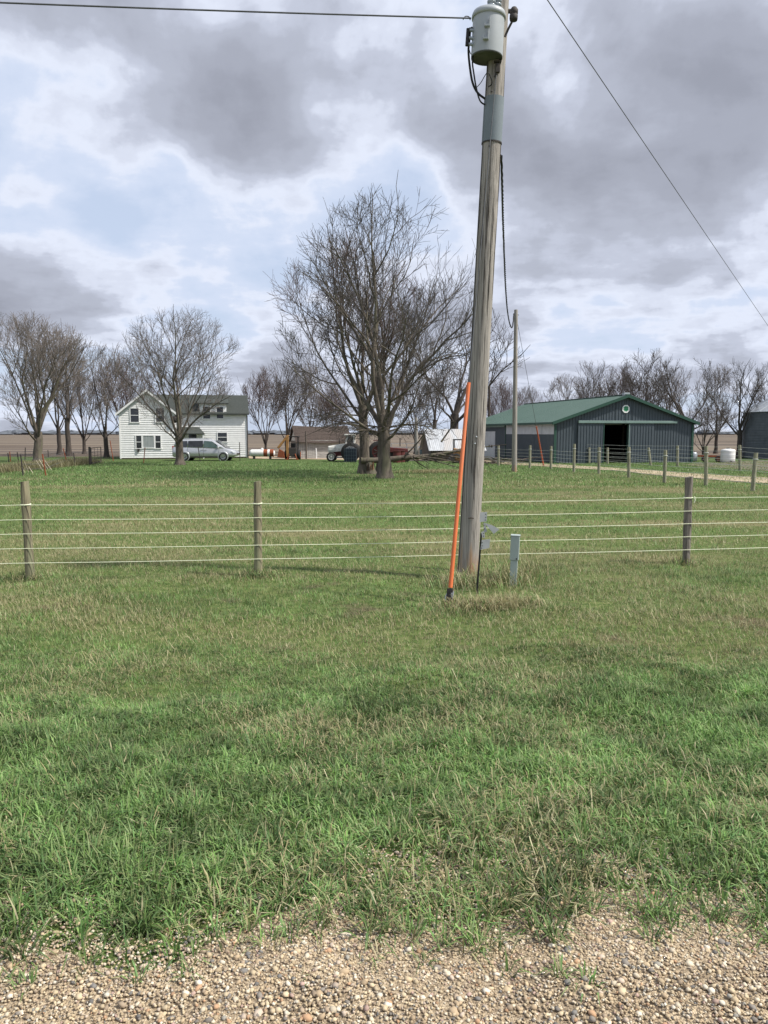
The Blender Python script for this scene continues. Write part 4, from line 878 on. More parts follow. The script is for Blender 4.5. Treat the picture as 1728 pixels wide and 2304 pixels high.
# ------------------------------------------------------------------ minivan
def wheel(name, parent, c, r, w, axis, tm=tyre, rm=rim_metal, rimf=.62):
    k = MB(); k.lathe([(r * rimf, -w / 2), (r * .93, -w / 2), (r, -w * .35), (r, w * .35), (r * .93, w / 2), (r * rimf, w / 2)], c, 28, axis); o = k.build(name, tm, parent)
    k = MB(); k.lathe([(0, -w * .40), (r * .12, -w * .42), (r * .2, -w * .28), (r * rimf * .85, -w * .30), (r * rimf, -w * .5), (r * rimf, w * .5), (r * rimf * .85, w * .3), (0, w * .3)], c, 28, axis)
    cc = Vector(c); k.build('rim', rm, o); k = MB()
    for i in range(7):
        a = 2 * math.pi * i / 7; d = Vector((math.cos(a), 0, math.sin(a))) if axis == 'y' else Vector((0, math.cos(a), math.sin(a))); sd = Vector((0, 1, 0)) if axis == 'y' else Vector((1, 0, 0))
        k.tube([cc + d * r * .17 - sd * w * .33, cc + d * r * rimf * .8 - sd * w * .33], r * .045, 4)
    k.build('spoke', dark_iron, o); return o
def build_van():
    Y = 62.5; c = GX(466, Y); t = thing('minivan', 'silver minivan parked in front of the white farmhouse', 'van', c)
    L_, W_, H_ = 5.1, 1.95, 1.72; h = L_ / 2
    # closed body: cross sections along x (front is +x)
    prof = [(-h + .02, .42, 1.05, .90), (-h, .36, 1.1, .93), (-h + .10, .32, 1.13, .96), (-1.9, .28, 1.13, .975), (-.6, .27, 1.10, .975), (.6, .27, 1.06, .975), (1.3, .28, 1.02, .975), (1.75, .30, .97, .96), (2.2, .33, .86, .92), (2.42, .38, .76, .82), (h - .02, .42, .66, .70)]
    k = MB(); rows = []
    for x, zb, zt, hw in prof:
        rows.append([(x, -hw * .92, zb), (x, -hw, zb + .12), (x, -hw * 1.0, (zb + zt) / 2), (x, -hw * .975, zt - .06), (x, -hw * .93, zt), (x, 0, zt + .02), (x, hw * .93, zt), (x, hw * .975, zt - .06), (x, hw, (zb + zt) / 2), (x, hw, zb + .12), (x, hw * .92, zb)])
    m_ = len(rows[0]); vs = [v for r in rows for v in r]; fs = [(i * m_ + j, i * m_ + (j + 1) % m_, (i + 1) * m_ + (j + 1) % m_, (i + 1) * m_ + j) for i in range(len(rows) - 1) for j in range(m_)]
    fs += [tuple(range(m_)), tuple((len(rows) - 1) * m_ + j for j in reversed(range(m_)))]
    k.add(vs, fs, True); k.build('body', silver, t)
    # greenhouse
    gp = [(-h + .08, 1.08, 1.12, .90, .88), (-h + .22, 1.08, 1.58, .92, .80), (-h + .5, 1.08, 1.70, .93, .76), (-1.0, 1.06, 1.74, .94, .76), (.2, 1.05, 1.72, .94, .76), (.75, 1.03, 1.64, .94, .75), (1.35, 1.0, 1.28, .93, .82), (1.75, .95, 1.0, .90, .88)]
    k = MB(); rows = []
    for x, zb, zt, hb, ht in gp: rows.append([(x, -hb, zb), (x, -(hb * .35 + ht * .65), zb + (zt - zb) * .75), (x, -ht * .96, zt - .02), (x, -ht * .8, zt), (x, 0, zt + .025), (x, ht * .8, zt), (x, ht * .96, zt - .02), (x, hb * .35 + ht * .65, zb + (zt - zb) * .75), (x, hb, zb)])
    m_ = 9; vs = [v for r in rows for v in r]; fs = [(i * m_ + j, i * m_ + (j + 1) % m_, (i + 1) * m_ + (j + 1) % m_, (i + 1) * m_ + j) for i in range(len(rows) - 1) for j in range(m_)]
    k.add(vs, fs, True); k.build('roof', silver, t)
    def pane(pts, nm='window', m=glass):
        q = MB(); 
        for sy in (-1, 1): q.add([(x, sy * (y + .012), z) for x, z, y in pts], [tuple(range(len(pts)))])
        q.build(nm, m, t)
    yb, yt = .955, .845
    pane([(-2.28, 1.13, yb - .03), (-1.35, 1.12, yb), (-1.35, 1.60, yt - .02), (-2.10, 1.58, yt - .03)]); pane([(-1.28, 1.12, yb), (-.1, 1.10, yb), (-.1, 1.62, yt - .02), (-1.28, 1.60, yt - .02)])
    pane([(-.02, 1.10, yb), (1.18, 1.04, yb), (1.02, 1.28, yb - .03), (.62, 1.56, yt - .01), (-.02, 1.61, yt - .02)], m=mat('tinted_glass', (.05, .09, .085), (.08, .12, .11), .06, 3, spec=.7))
    q = MB(); q.add([(1.70, -.84, 1.03), (1.70, .84, 1.03), (.86, .70, 1.62), (.86, -.70, 1.62)], [(0, 1, 2, 3)]); q.v = [(x + .03, y, z + .02) for x, y, z in q.v]; q.build('windshield', glass, t)
    for x in (-1.58, 1.50):
        for sy in (-1, 1):
            wheel('wheel', t, (x, sy * .86, .345), .345, .235, 'y') if sy < 0 else wheel('wheel', t, (x, .86, .345), .345, .235, 'y')
            q = MB(); q.lathe([(.36, -.02), (.425, -.022), (.425, .02), (.36, .02)], (x, sy * .968, .37), 26, 'y'); q.build('wheel_arch', silver, t)
            q = MB(); q.lathe([(0, -.01), (.40, -.01), (.40, .006)], (x, sy * .967, .365), 26, 'y'); q.build('wheel_well', black, t) if False else None
    for sy in (-1, 1):
        q = MB(); q.add([(2.28, sy * .915, .66), (2.46, sy * .80, .64), (2.44, sy * .80, .74), (2.12, sy * .945, .84)], [(0, 1, 2, 3)]); q.v = [(x + .02, y * 1.02, z + .01) for x, y, z in q.v]; q.build('headlight', clear_lens, t)
        q = MB(); q.box((-2.5, sy * .84, 1.0), (.1, .15, .4)); q.build('tail_light', clear_red, t)
        q = MB(); q.box((1.12, sy * 1.06, 1.10), (.12, .2, .15)); q.build('mirror', silver, t, .02)
        for x in (-.2, .12): q = MB(); q.box((x, sy * .985, .88), (.18, .03, .035)); q.build('door_handle', silver, t)
        q = MB(); q.tube([(-2.0, sy * .70, 1.74), (-1.8, sy * .70, 1.79), (.1, sy * .70, 1.79), (.3, sy * .70, 1.74)], .018, 6); q.build('roof_rail', silver, t)
        q = MB(); q.box((-.06, sy * .978, .70), (.012, .008, .72)); q.box((1.18, sy * .978, .66), (.012, .008, .62)); q.box((-1.31, sy * .978, .70), (.012, .008, .72)); q.build('door_seam', dark_iron, t)
        q = MB(); q.box((-.05, sy * .97, .34), (2.3, .03, .07)); q.build('sill_trim', dark_iron, t)
    q = MB(); q.box((2.46, 0, .55), (.16, 1.3, .12)); q.build('grille', dark_iron, t)
build_van()

# ------------------------------------------------------------------ sheds
def board_wall(t, x0, x1, y, z0, z1, bw, m, vertical, rnd, th=.03):
    if vertical:
        x = x0
        while x < x1 - .02:
            w = min(bw * rnd.uniform(.8, 1.2), x1 - x); k = MB(); k.box((x + w / 2, y + rnd.uniform(-.008, .008), (z0 + z1) / 2 + rnd.uniform(-.03, 0)), (w - .015, th, z1 - z0)); k.build('board', m, t); x += w
    else:
        z = z0
        while z < z1 - .02:
            h = min(bw * rnd.uniform(.85, 1.15), z1 - z); k = MB(); k.box(((x0 + x1) / 2, y + rnd.uniform(-.008, .008), z + h / 2), (x1 - x0, th, h - .012)); k.build('board', m, t); z += h
def build_old_shed():
    rnd = random.Random(2); Y = 68.0; A = GX(668, Y); t = thing('old_wooden_shed', 'weathered grey board shed with sagging brown shingle roof', 'shed', A, R(14)); s = Y / F; W = 122 * s; D = 4.2; EV = (1022 - 981) * s; RZ = (1022 - 948) * s
    k = MB(); k.box((W / 2, D / 2 + .06, EV / 2), (W - .05, D, EV)); k.build('wall_core', dark_board, t)
    board_wall(t, 0, W * .17, 0, 0, EV, .16, old_board, True, rnd); board_wall(t, W * .17, W * .36, -.03, 0, EV, .20, old_board, True, rnd); board_wall(t, W * .36, W, 0, 0, EV, .20, old_board, False, rnd)
    k = MB(); k.prism([(.4, EV - .06), (D - .3, EV - .06), (D / 2, RZ - .32)], .02, W - .02, 'yz'); k.build('gable_wall', old_board, t)
    for sg in (0, 1):
        k = MB(); n = 12
        for c in range(n):
            f0, f1 = c / n, (c + 1) / n; e = -.3 if sg == 0 else D + .3; ya, yb = e + (D / 2 - e) * f0, e + (D / 2 - e) * f1; za, zb = EV - .15 + (RZ - EV + .15) * f0, EV - .15 + (RZ - EV + .15) * f1
            nx = 14
            for j in range(nx):
                xa, xb = -.15 + (W + .3) * j / nx, -.15 + (W + .3) * (j + 1) / nx; sg_ = lambda x: -.10 * math.sin(max(0, min(1, x / W)) * math.pi); dz = rnd.uniform(-.008, .012)
                k.add([(xa, ya, za + .035 + sg_(xa) + dz), (xb, ya, za + .035 + sg_(xb) + dz), (xb, yb, zb + .01 + sg_(xb)), (xa, yb, zb + .01 + sg_(xa)), (xa, ya, za - .03 + sg_(xa)), (xb, ya, za - .03 + sg_(xb))], [(0, 1, 2, 3), (0, 4, 5, 1)])
        k.build('roof_slope', shingle_brown, t)
build_old_shed()
def build_tin_shed():
    rnd = random.Random(3); Y = 61.0; A = GX(970, Y); t = thing('tin_roofed_shed', 'small dark wooden shed with steep pale tin roof behind the pole', 'shed', A, R(8)); s = Y / F; W = 118 * s; EV = 27 * s; RZ = 71 * s; D = 3.6
    k = MB(); k.box((W / 2, D / 2 + .05, EV / 2), (W - .04, D, EV)); k.build('wall_core', dark_board, t)
    board_wall(t, 0, W, 0, 0, EV + .1, .14, dark_board, False, rnd)
    k = MB(); k.prism([(.05, 0), (D, 0), (D, EV), (D / 2, RZ), (.05, EV)], -.04, .02, 'yz'); k.build('gable_wall', dark_board, t)
    for sg in (0, 1):
        e = -.35 if sg == 0 else D + .35; n = 6
        for j in range(n):
            k = MB(); xa, xb = -.25 + (W + .5) * j / n, -.25 + (W + .5) * (j + 1) / n; m_ = 10; vs = []
            for q in range(m_ + 1):
                x = xa + (xb - xa) * q / m_; dz = .012 * math.sin(q * math.pi) + (.015 if q % 2 else 0); vs += [(x, e, EV - .12 + dz), (x, D / 2, RZ + .04 + dz)]
            k.add(vs, [(2 * q, 2 * q + 2, 2 * q + 3, 2 * q + 1) for q in range(m_)]); k.build('roof_sheet', tin_roof, t)
    k = MB(); k.box((W * .86, -.06, EV * .45), (W * .2, .06, EV * .9)); k.build('opening', black, t)
build_tin_shed()
def build_outhouse():
    Y = 66.0; A = GX(953, Y); t = thing('narrow_shed', 'narrow teal grey outbuilding left of the tin roofed shed', 'shed', A); s = Y / F
    W, EV, RZ, D = 17 * s, 26 * s, 36 * s, 1.1
    k = MB(); k.prism([(-W / 2, 0), (W / 2, 0), (W / 2, EV), (0, RZ), (-W / 2, EV)], 0, D); k.build('wall', teal_paint, t)
    for sg in (-1, 1): k = MB(); k.add([(sg * (W / 2 + .08), -.1, EV - .06), (0, -.1, RZ + .03), (0, D + .1, RZ + .03), (sg * (W / 2 + .08), D + .1, EV - .06), (sg * (W / 2 + .08), -.1, EV), (0, -.1, RZ + .09), (0, D + .1, RZ + .09), (sg * (W / 2 + .08), D + .1, EV)], [(0, 1, 2, 3), (7, 6, 5, 4), (0, 4, 5, 1), (3, 2, 6, 7), (0, 3, 7, 4), (1, 5, 6, 2)]); k.build('roof_slope', tin_roof, t)
    k = MB(); k.box((.02, -.02, EV * .45), (W * .5, .04, EV * .85)); k.build('door', galv_dark, t)
build_outhouse()

# ------------------------------------------------------------------ farm machinery
def build_propane():
    Y = 66.5; A = GX(590, Y); t = thing('propane_tank', 'long white propane tank with rust patches right of the farmhouse', 'tank', A); r = .31; h = 1.12
    k = MB(); pr = [(0, -h)] + [(r * math.sin(a), -h + .26 * (1 - math.cos(a))) for a in np.linspace(.2, 1.57, 6)] + [(r * math.sin(a), h - .26 * (1 - math.cos(a))) for a in np.linspace(1.57, .2, 6)] + [(0, h)]
    k.lathe(pr, (0, 0, .52), 24, 'x'); k.build('tank', poly_white, t)
    for x in (.32, .86): k = MB(); k.lathe([(r + .006, x - .17), (r + .006, x + .17)], (0, 0, .52), 24, 'x'); k.v = [v for v in k.v]; k.build('rust_band', rust, t)
    for x in (-.7, .7): k = MB(); k.box((x, 0, .13), (.14, .5, .26)); k.build('leg', dark_iron, t)
    k = MB(); k.lathe([(.11, .80), (.11, .93), (.0, .97)], (0, 0, 0), 14); k.build('valve_dome', poly_white, t)
build_propane()
def build_backhoe():
    Y = 65.0; s = Y / F; A = GX(652, Y); t = thing('backhoe', 'old yellow backhoe with folded boom parked left of the wooden shed', 'backhoe', A)
    X = lambda px: (px - 652) * s
    Zy = lambda py: (1022 - py) * s
    def arm(pts, w, nm):
        for (a, b) in zip(pts[:-1], pts[1:]):
            pa, pb = Vector((X(a[0]), -.3, Zy(a[1]))), Vector((X(b[0]), -.3, Zy(b[1]))); d = pb - pa; k = MB(); k.box((pa + pb) / 2, (w, w * .8, d.length), d.to_track_quat('Z', 'Y').to_matrix(), .8); k.build(nm, yellow, t, .02)
    arm([(627, 996), (648, 970)], .26, 'boom'); arm([(648, 968), (648, 1016)], .24, 'dipper'); arm([(630, 990), (650, 967)], .10, 'boom_cylinder')
    k = MB(); k.prism([(X(626), Zy(1016)), (X(642), Zy(1018)), (X(640), Zy(1004)), (X(630), Zy(998))], -.55, -.05); k.build('bucket', rust, t)
    k = MB(); k.box((X(658), .3, .65), (.75, 1.3, .7)); k.build('chassis', dark_iron, t, .04)
    k = MB(); 
    for dx in (-.38, .38):
        for dy in (-.3, .7): k.box((X(660) + dx, .1 + dy, 1.35), (.06, .06, 1.1))
    k.build('canopy_post', black, t); k = MB(); k.box((X(660), .3, 1.93), (.95, 1.3, .08)); k.build('canopy', black, t)
    k = MB(); k.box((X(660), .1, 1.15), (.4, .4, .45)); k.build('seat', black, t)
    for dx in (-.5, .5): wheel('wheel', t, (X(658) + dx, .35, .42), .42, .3, 'x', rm=rust)
    for dx in (-.4, .42): k = MB(); k.tube([(X(658) + dx * .6, -.35, .5), (X(658) + dx, -.4, .05)], .05, 6); k.box((X(658) + dx, -.4, .04), (.25, .2, .06)); k.build('stabiliser', rust, t)
build_backhoe()
def build_white_tractor():
    Y = 60.5; s = Y / F; A = GX(775, Y); t = thing('farm_tractor', 'white and red farm tractor with cab parked before the wooden shed', 'tractor', A)
    X = lambda px: (px - 775) * s
    Zy = lambda py: (1027.5 - py) * s
    k = MB(); k.add([(X(739), -.35, Zy(1007)), (X(778), -.35, Zy(1004)), (X(778), .35, Zy(1004)), (X(739), .35, Zy(1007)), (X(739), -.32, Zy(993)), (X(778), -.32, Zy(987)), (X(778), .32, Zy(987)), (X(739), .32, Zy(993))], [(3, 2, 1, 0), (4, 5, 6, 7), (0, 1, 5, 4), (1, 2, 6, 5), (2, 3, 7, 6), (3, 0, 4, 7)]); k.build('hood', mwhite, t, .05)
    k = MB(); k.box((X(748), 0, Zy(999)), (.62, .76, .34)); k.build('nose', mwhite, t, .05)
    k = MB(); k.box((X(764), 0, Zy(1010)), (1.35, .5, .34)); k.build('chassis', red, t, .03)
    for dx0, dx1 in ((775, 783), (797, 797)):
        for y in (-.6, .6): k = MB(); k.tube([(X(dx0), y, Zy(1003)), (X(dx1), y * .92, Zy(970))], .075, 6); k.build('cab_post', mwhite, t)
    k = MB(); k.box((X(788), 0, Zy(968)), (.85, 1.4, .12)); k.build('cab_roof', mwhite, t, .04)
    k = MB(); k.box((X(787), 0, Zy(995)), (.75, 1.25, .5)); k.build('cab_base', mwhite, t, .05)
    k = MB(); k.box((X(789), 0, Zy(979)), (.5, 1.15, .55)); k.build('cab_glass', glass, t)
    k = MB(); k.tube([(X(764), -.1, Zy(988)), (X(764), -.1, Zy(975))], .035, 8); k.build('exhaust', dark_iron, t)
    for y in (-.75, .75): wheel('front_wheel', t, (X(747), y, .38), .38, .24, 'y', rm=mwhite); wheel('rear_wheel', t, (X(790), y * 1.15, .75), .75, .45, 'y', rm=mwhite)
    k = MB(); k.box((X(760), -.62, Zy(1018)), (.85, .3, .1)); k.build('step', old_board, t)
build_white_tractor()
def build_cage():
    Y = 58.5; s = Y / F; A = GX(788, Y); t = thing('wire_crate', 'dark blue bin caged in pale wire beside the tree stump', 'crate', A); W, H, D = 27 * s, 31 * s, .9
    k = MB(); k.box((0, D / 2, H / 2), (W, D, H)); k.build('bin', cage_blue, t, .03); k = MB()
    for i in range(6): x = -W / 2 + W * i / 5; k.box((x, -.03, H / 2), (.022, .02, H))
    for i in range(5): k.box((0, -.045, H * i / 4 + .01), (W, .02, .02))
    k.build('cage', teal_paint, t)
build_cage()
def build_red_tractor():
    Y = 59.0; s = Y / F; A = GX(870, Y); t = thing('old_red_tractor', 'old dark red tractor with big rear tyres seen behind the tree trunks', 'tractor', A)
    X = lambda px: (px - 870) * s
    for y in (-.8, .8): wheel('rear_wheel', t, (X(852), y, .80), .80, .42, 'y', rm=red); wheel('front_wheel', t, (X(912), y * .5, .38), .38, .2, 'y', rm=red)
    k = MB(); k.add([(X(866), -.28, .75), (X(918), -.25, .70), (X(918), .25, .7), (X(866), .28, .75), (X(866), -.26, 1.18), (X(918), -.22, 1.02), (X(918), .22, 1.02), (X(866), .26, 1.18)], [(3, 2, 1, 0), (4, 5, 6, 7), (0, 1, 5, 4), (1, 2, 6, 5), (2, 3, 7, 6), (3, 0, 4, 7)]); k.build('hood', red, t, .05)
    k = MB(); k.box((X(885), 0, .62), (2.0, .36, .34)); k.build('chassis', dark_iron, t)
    k = MB(); k.tube([(X(900), 0, 1.2), (X(900), 0, 1.85)], .04, 8); k.build('exhaust', dark_iron, t)
    k = MB(); k.tube([(X(868), 0, 1.2), (X(863), 0, 1.5)], .025, 6); k.lathe([(.2, 0), (.22, .0), (.22, .03), (.2, .03)], (X(862), 0, 1.5), 16); k.build('steering_wheel', black, t)
    k = MB(); k.box((X(854), 0, 1.12), (.4, .5, .1)); k.box((X(848), 0, 1.35), (.08, .5, .4)); k.build('seat', black, t)
    for y in (-.62, .62): k = MB(); k.box((X(852), y, 1.66), (.8, .35, .05)); k.build('fender', red, t)
build_red_tractor()
def build_barrels():
    for px, Y, m, lab in ((893, 57.5, red, 'dull red steel drum just right of the big tree trunk'), (903, 58.3, red, 'smaller red drum further right of the big trunk'), (862, 58, teal_paint, 'dark blue drum between the two tree trunks')):
        A = GX(px, Y); t = thing('steel_drum', lab, 'drum', A); k = MB(); pr = [(0, .86), (.27, .86), (.29, .88), (.29, .86)]
        for j in range(9): pr.append((.285 + (.012 if j in (3, 6) else 0), .86 - .86 * j / 8))
        k.lathe(pr, n=20); k.build('drum_body', m, t); k = MB(); k.lathe([(0, .885), (.05, .885), (.05, .87)], (.12, 0, 0), 8); k.build('bung', dark_iron, t)
build_barrels()
def build_skid():
    Y = 57.0; s = Y / F; A = GX(1036, Y); t = thing('skid_loader', 'yellow skid loader with dark canopy partly hidden by the orange guard', 'loader', A)
    k = MB(); k.box((0, 0, .72), (1.0, 1.0, .5)); k.build('body', yellow, t, .05)
    k = MB(); k.box((-.1, 0, 1.72), (.9, 1.0, .08)); 
    for x in (-.5, .3):
        for y in (-.45, .45): k.box((x, y, 1.3), (.06, .06, .84))
    k.build('canopy', black, t)
    k = MB(); k.tube([(-.55, -.52, 1.05), (.6, -.52, .9)], .07, 6); k.build('lift_arm', yellow, t); k = MB(); k.prism([(-.95, .25), (-.5, .2), (-.5, .6), (-.62, .62)], -.7, .7); k.build('bucket', dark_iron, t)
    for x in (-.36, .36):
        for y in (-.55, .55): wheel('wheel', t, (x, y, .36), .36, .25, 'y', rm=yellow)
build_skid()
def build_tank():
    Y = 58.0; A = GX(1637, Y); t = thing('poly_tank', 'white upright plastic tank left of the grain bin', 'tank', A); s = Y / F; r = 15.5 * s; H = 31 * s
    k = MB(); k.lathe([(0, 0), (r, 0), (r, .3), (r * .985, .33), (r, .36), (r, .68), (r * .985, .7), (r, .73), (r, H * .86), (r * .9, H * .94), (r * .3, H), (0, H)], n=32); k.build('tank', poly_white, t)
    k = MB(); k.lathe([(r * .25, H - .02), (r * .25, H + .06), (0, H + .07)], n=14); k.build('lid', dark_iron, t); k = MB(); k.tube([(0, -r, .12), (0, -r - .12, .12)], .04, 8); k.build('valve', dark_iron, t)
    A = GX(1559, 60.0); t = thing('poly_barrel', 'small pale barrel at the right corner of the green barn', 'barrel', A); k = MB(); k.lathe([(0, 0), (.26, 0), (.3, .1), (.3, .62), (.24, .74), (0, .76)], n=20); k.build('barrel_body', galv, t); k = MB(); k.lathe([(.06, .75), (.06, .80), (0, .81)], (.1, 0, 0), 8); k.build('cap', dark_iron, t)
    A = GX(1600, 59.0); t = thing('old_implement', 'rusty low farm implement beside the white plastic tank', 'implement', A); k = MB(); k.box((0, 0, .45), (1.5, .12, .12)); k.box((0, .7, .45), (1.5, .12, .12)); k.build('frame', rust, t)
    for x in (-.5, .5): wheel('wheel', t, (x, -.1, .25), .25, .12, 'y', rm=rust)
build_tank()
k = None
def build_second_guy():
    anc = GP(1223, 1048); t = thing('guy_wire', 'guy wire of the slim pole with faded orange guard before the barn', 'guy wire', anc); top = p2 - Vector((0, 0, .25)); d = top - anc
    k = MB(); k.tube([Vector(), d], .012, 5); k.build('strand', wire_grey, t); k = MB(); k.tube([d * .0, d * .30], .045, 8); k.build('guard', orange_faded, t)
build_second_guy()

# ------------------------------------------------------------------ left yard fence, gate, small posts
def build_yard_fence():
    items = [((103, 1070), (96, 1026)), ((52, 1071), (47, 1027)), ((20, 1040), (18, 1022)), ((24, 1040), (22, 1019)), ((42, 1040), (39, 1020)), ((56, 1043), (57, 1010)), ((152, 1047), (143, 1012)), ((170, 1048), (166, 1022)), ((109, 1030), (108, 1015)), ((323, 1042), (326, 1010)), ((451, 1040), (446, 1008)), ((540, 1038), (539, 998)), ((255, 1037), (248, 994)), ((205, 1034), (205, 1015))]
    B = []; t = None
    for i, ((bx, by), (tx, ty)) in enumerate(items):
        b = GP(bx, by); tp = P(tx, ty, b.y)
        if t is None: o0 = b; t = thing('yard_fence', 'leaning rusty steel posts and wire fence round the farmhouse yard', 'fence', o0)
        k = MB(); k.box((b + tp) / 2 - o0, (.05, .05, (tp - b).length + .2), (tp - b).to_track_quat('Z', 'Y').to_matrix()); k.build('steel_post', rust if i % 3 == 0 else dark_iron, t); B.append((b, tp))
    for idx in ((1, 0, 6, 7), (2, 3, 4, 5, 8)):
        for f in (.35, .6, .85):
            k = MB(); k.tube([B[i][0].lerp(B[i][1], f) - o0 for i in idx], .009, 4); k.build('wire', wire_grey, t)
build_yard_fence()
def build_gate():
    a = GP(206, 1046); b = GP(228, 1041); t = thing('yard_gate', 'dark tubular steel gate standing open left of the farmhouse', 'gate', a); H = 1.15
    k = MB(); d = Vector((b.x - a.x, b.y - a.y, 0)); k.tube([(0, 0, .1), (0, 0, H), (d.x, d.y, H), (d.x, d.y, .1), (0, 0, .1)], .03, 6); k.build('frame', dark_iron, t); k = MB()
    for f in (.33, .66): k.tube([d * f + Vector((0, 0, .1)), d * f + Vector((0, 0, H))], .012, 4)
    for z in (.35, .6, .85): k.tube([(0, 0, z), d + Vector((0, 0, z))], .012, 4)
    k.build('bars', dark_iron, t); k = MB(); k.tube([(-.1, 0, -.1), (-.1, 0, H + .1)], .08, 8); k.build('gate_post', dark_iron, t)
build_gate()
def build_snow_fence():
    rnd = random.Random(6); b0 = GP(60, 1058); t = thing('fallen_lath_fence', 'pale slats of a fallen lath fence leaning in the dry weeds', 'fence', b0)
    specs = [(8, 1060, 1, 1046), (26, 1063, 18, 1042), (38, 1058, 33, 1040), (84, 1063, 78, 1044), (93, 1062, 84, 1038), (101, 1061, 92, 1047), (122, 1057, 107, 1034), (128, 1056, 113, 1032), (134, 1056, 119, 1033), (140, 1055, 125, 1034)]
    for x0, y0, x1, y1 in specs:
        a = GP(x0, y0); tp = P(x1, y1, a.y + rnd.uniform(-.2, .2)); k = MB(); k.box((a + tp) / 2 - b0 - Vector((0, 1.5, 0)), (.032, .015, (tp - a).length), (tp - a).to_track_quat('Z', 'Y').to_matrix()); k.build('slat', pale_wood, t)
build_snow_fence()
for px, py, tx, ty, m, r, lab in ((689, 1033, 688, 971, dark_board, .07, 'bent grey wooden post standing before the old shed'), (712, 1032, 711, 1008, trim_white, .045, 'short white stake before the old shed'), (673, 1033, 671, 1021, trim_white, .04, 'leaning white stake left of the old shed'), (1018, 1034, 1016, 979, old_board, .09, 'thick grey post before the tin roofed shed'), (985, 1031, 984, 1008, trim_white, .03, 'thin white stake before the tin roofed shed')):
    b = GP(px, py); tp = P(tx, ty, b.y); k = MB(); k.tube([Vector((0, 0, -.1)), (tp - b) * .4 + Vector((.02, 0, 0)), (tp - b) * .8, tp - b], [r * 1.1, r, r * .95, r * .85], 9); o = k.build('wooden_post', m); o.location = b; tag(o, lab, 'post')
def corral():
    pts = [GP(x, 1026) for x in (880, 915, 950, 985, 1020, 1093, 1121)]; t = thing('pipe_corral', 'grey pipe rail corral in front of the tin roofed shed', 'fence', pts[0]); k = MB()
    for p in pts: q = MB(); q.tube([p - pts[0], p - pts[0] + Vector((0, 0, 1.25))], .035, 6); q.build('post', galv, t)
    for z in (.5, .85, 1.2): q = MB(); q.tube([p - pts[0] + Vector((0, -.04, z)) for p in pts], .022, 5); q.build('rail', galv, t)
corral()

# ------------------------------------------------------------------ trees
class Tubes:
    def __init__(s): s.V = []; s.T = []; s.n = 0
    def add(s, pts, rad, n):
        P_ = np.asarray(pts); k = len(P_); t = np.empty_like(P_); t[1:-1] = P_[2:] - P_[:-2]; t[0] = P_[1] - P_[0]; t[-1] = P_[-1] - P_[-2]
        t /= np.linalg.norm(t, axis=1)[:, None] + 1e-9
        ref = np.array([1., 0, 0]) if abs(t[0, 0]) < .7 else np.array([0, 1., 0])
        a = ref - t * (t @ ref)[:, None]; a /= np.linalg.norm(a, axis=1)[:, None] + 1e-9; b = np.cross(t, a)
        q = 2 * np.pi * np.arange(n) / n; ring = a[:, None] * np.cos(q)[None, :, None] + b[:, None] * np.sin(q)[None, :, None]
        V = P_[:, None] + ring * np.asarray(rad)[:, None, None]; s.V.append(V.reshape(-1, 3))
        i = np.arange(k - 1)[:, None] * n; j = np.arange(n)[None]; j2 = (j + 1) % n
        A = (i + j).ravel() + s.n; B = (i + j2).ravel() + s.n; C = (i + n + j2).ravel() + s.n; D = (i + n + j).ravel() + s.n
        s.T.append(np.stack([A, B, C], 1)); s.T.append(np.stack([A, C, D], 1)); s.n += k * n
    def mesh(s, name, m):
        return tri_mesh(name, np.concatenate(s.V), np.concatenate(s.T), m, smooth=True)
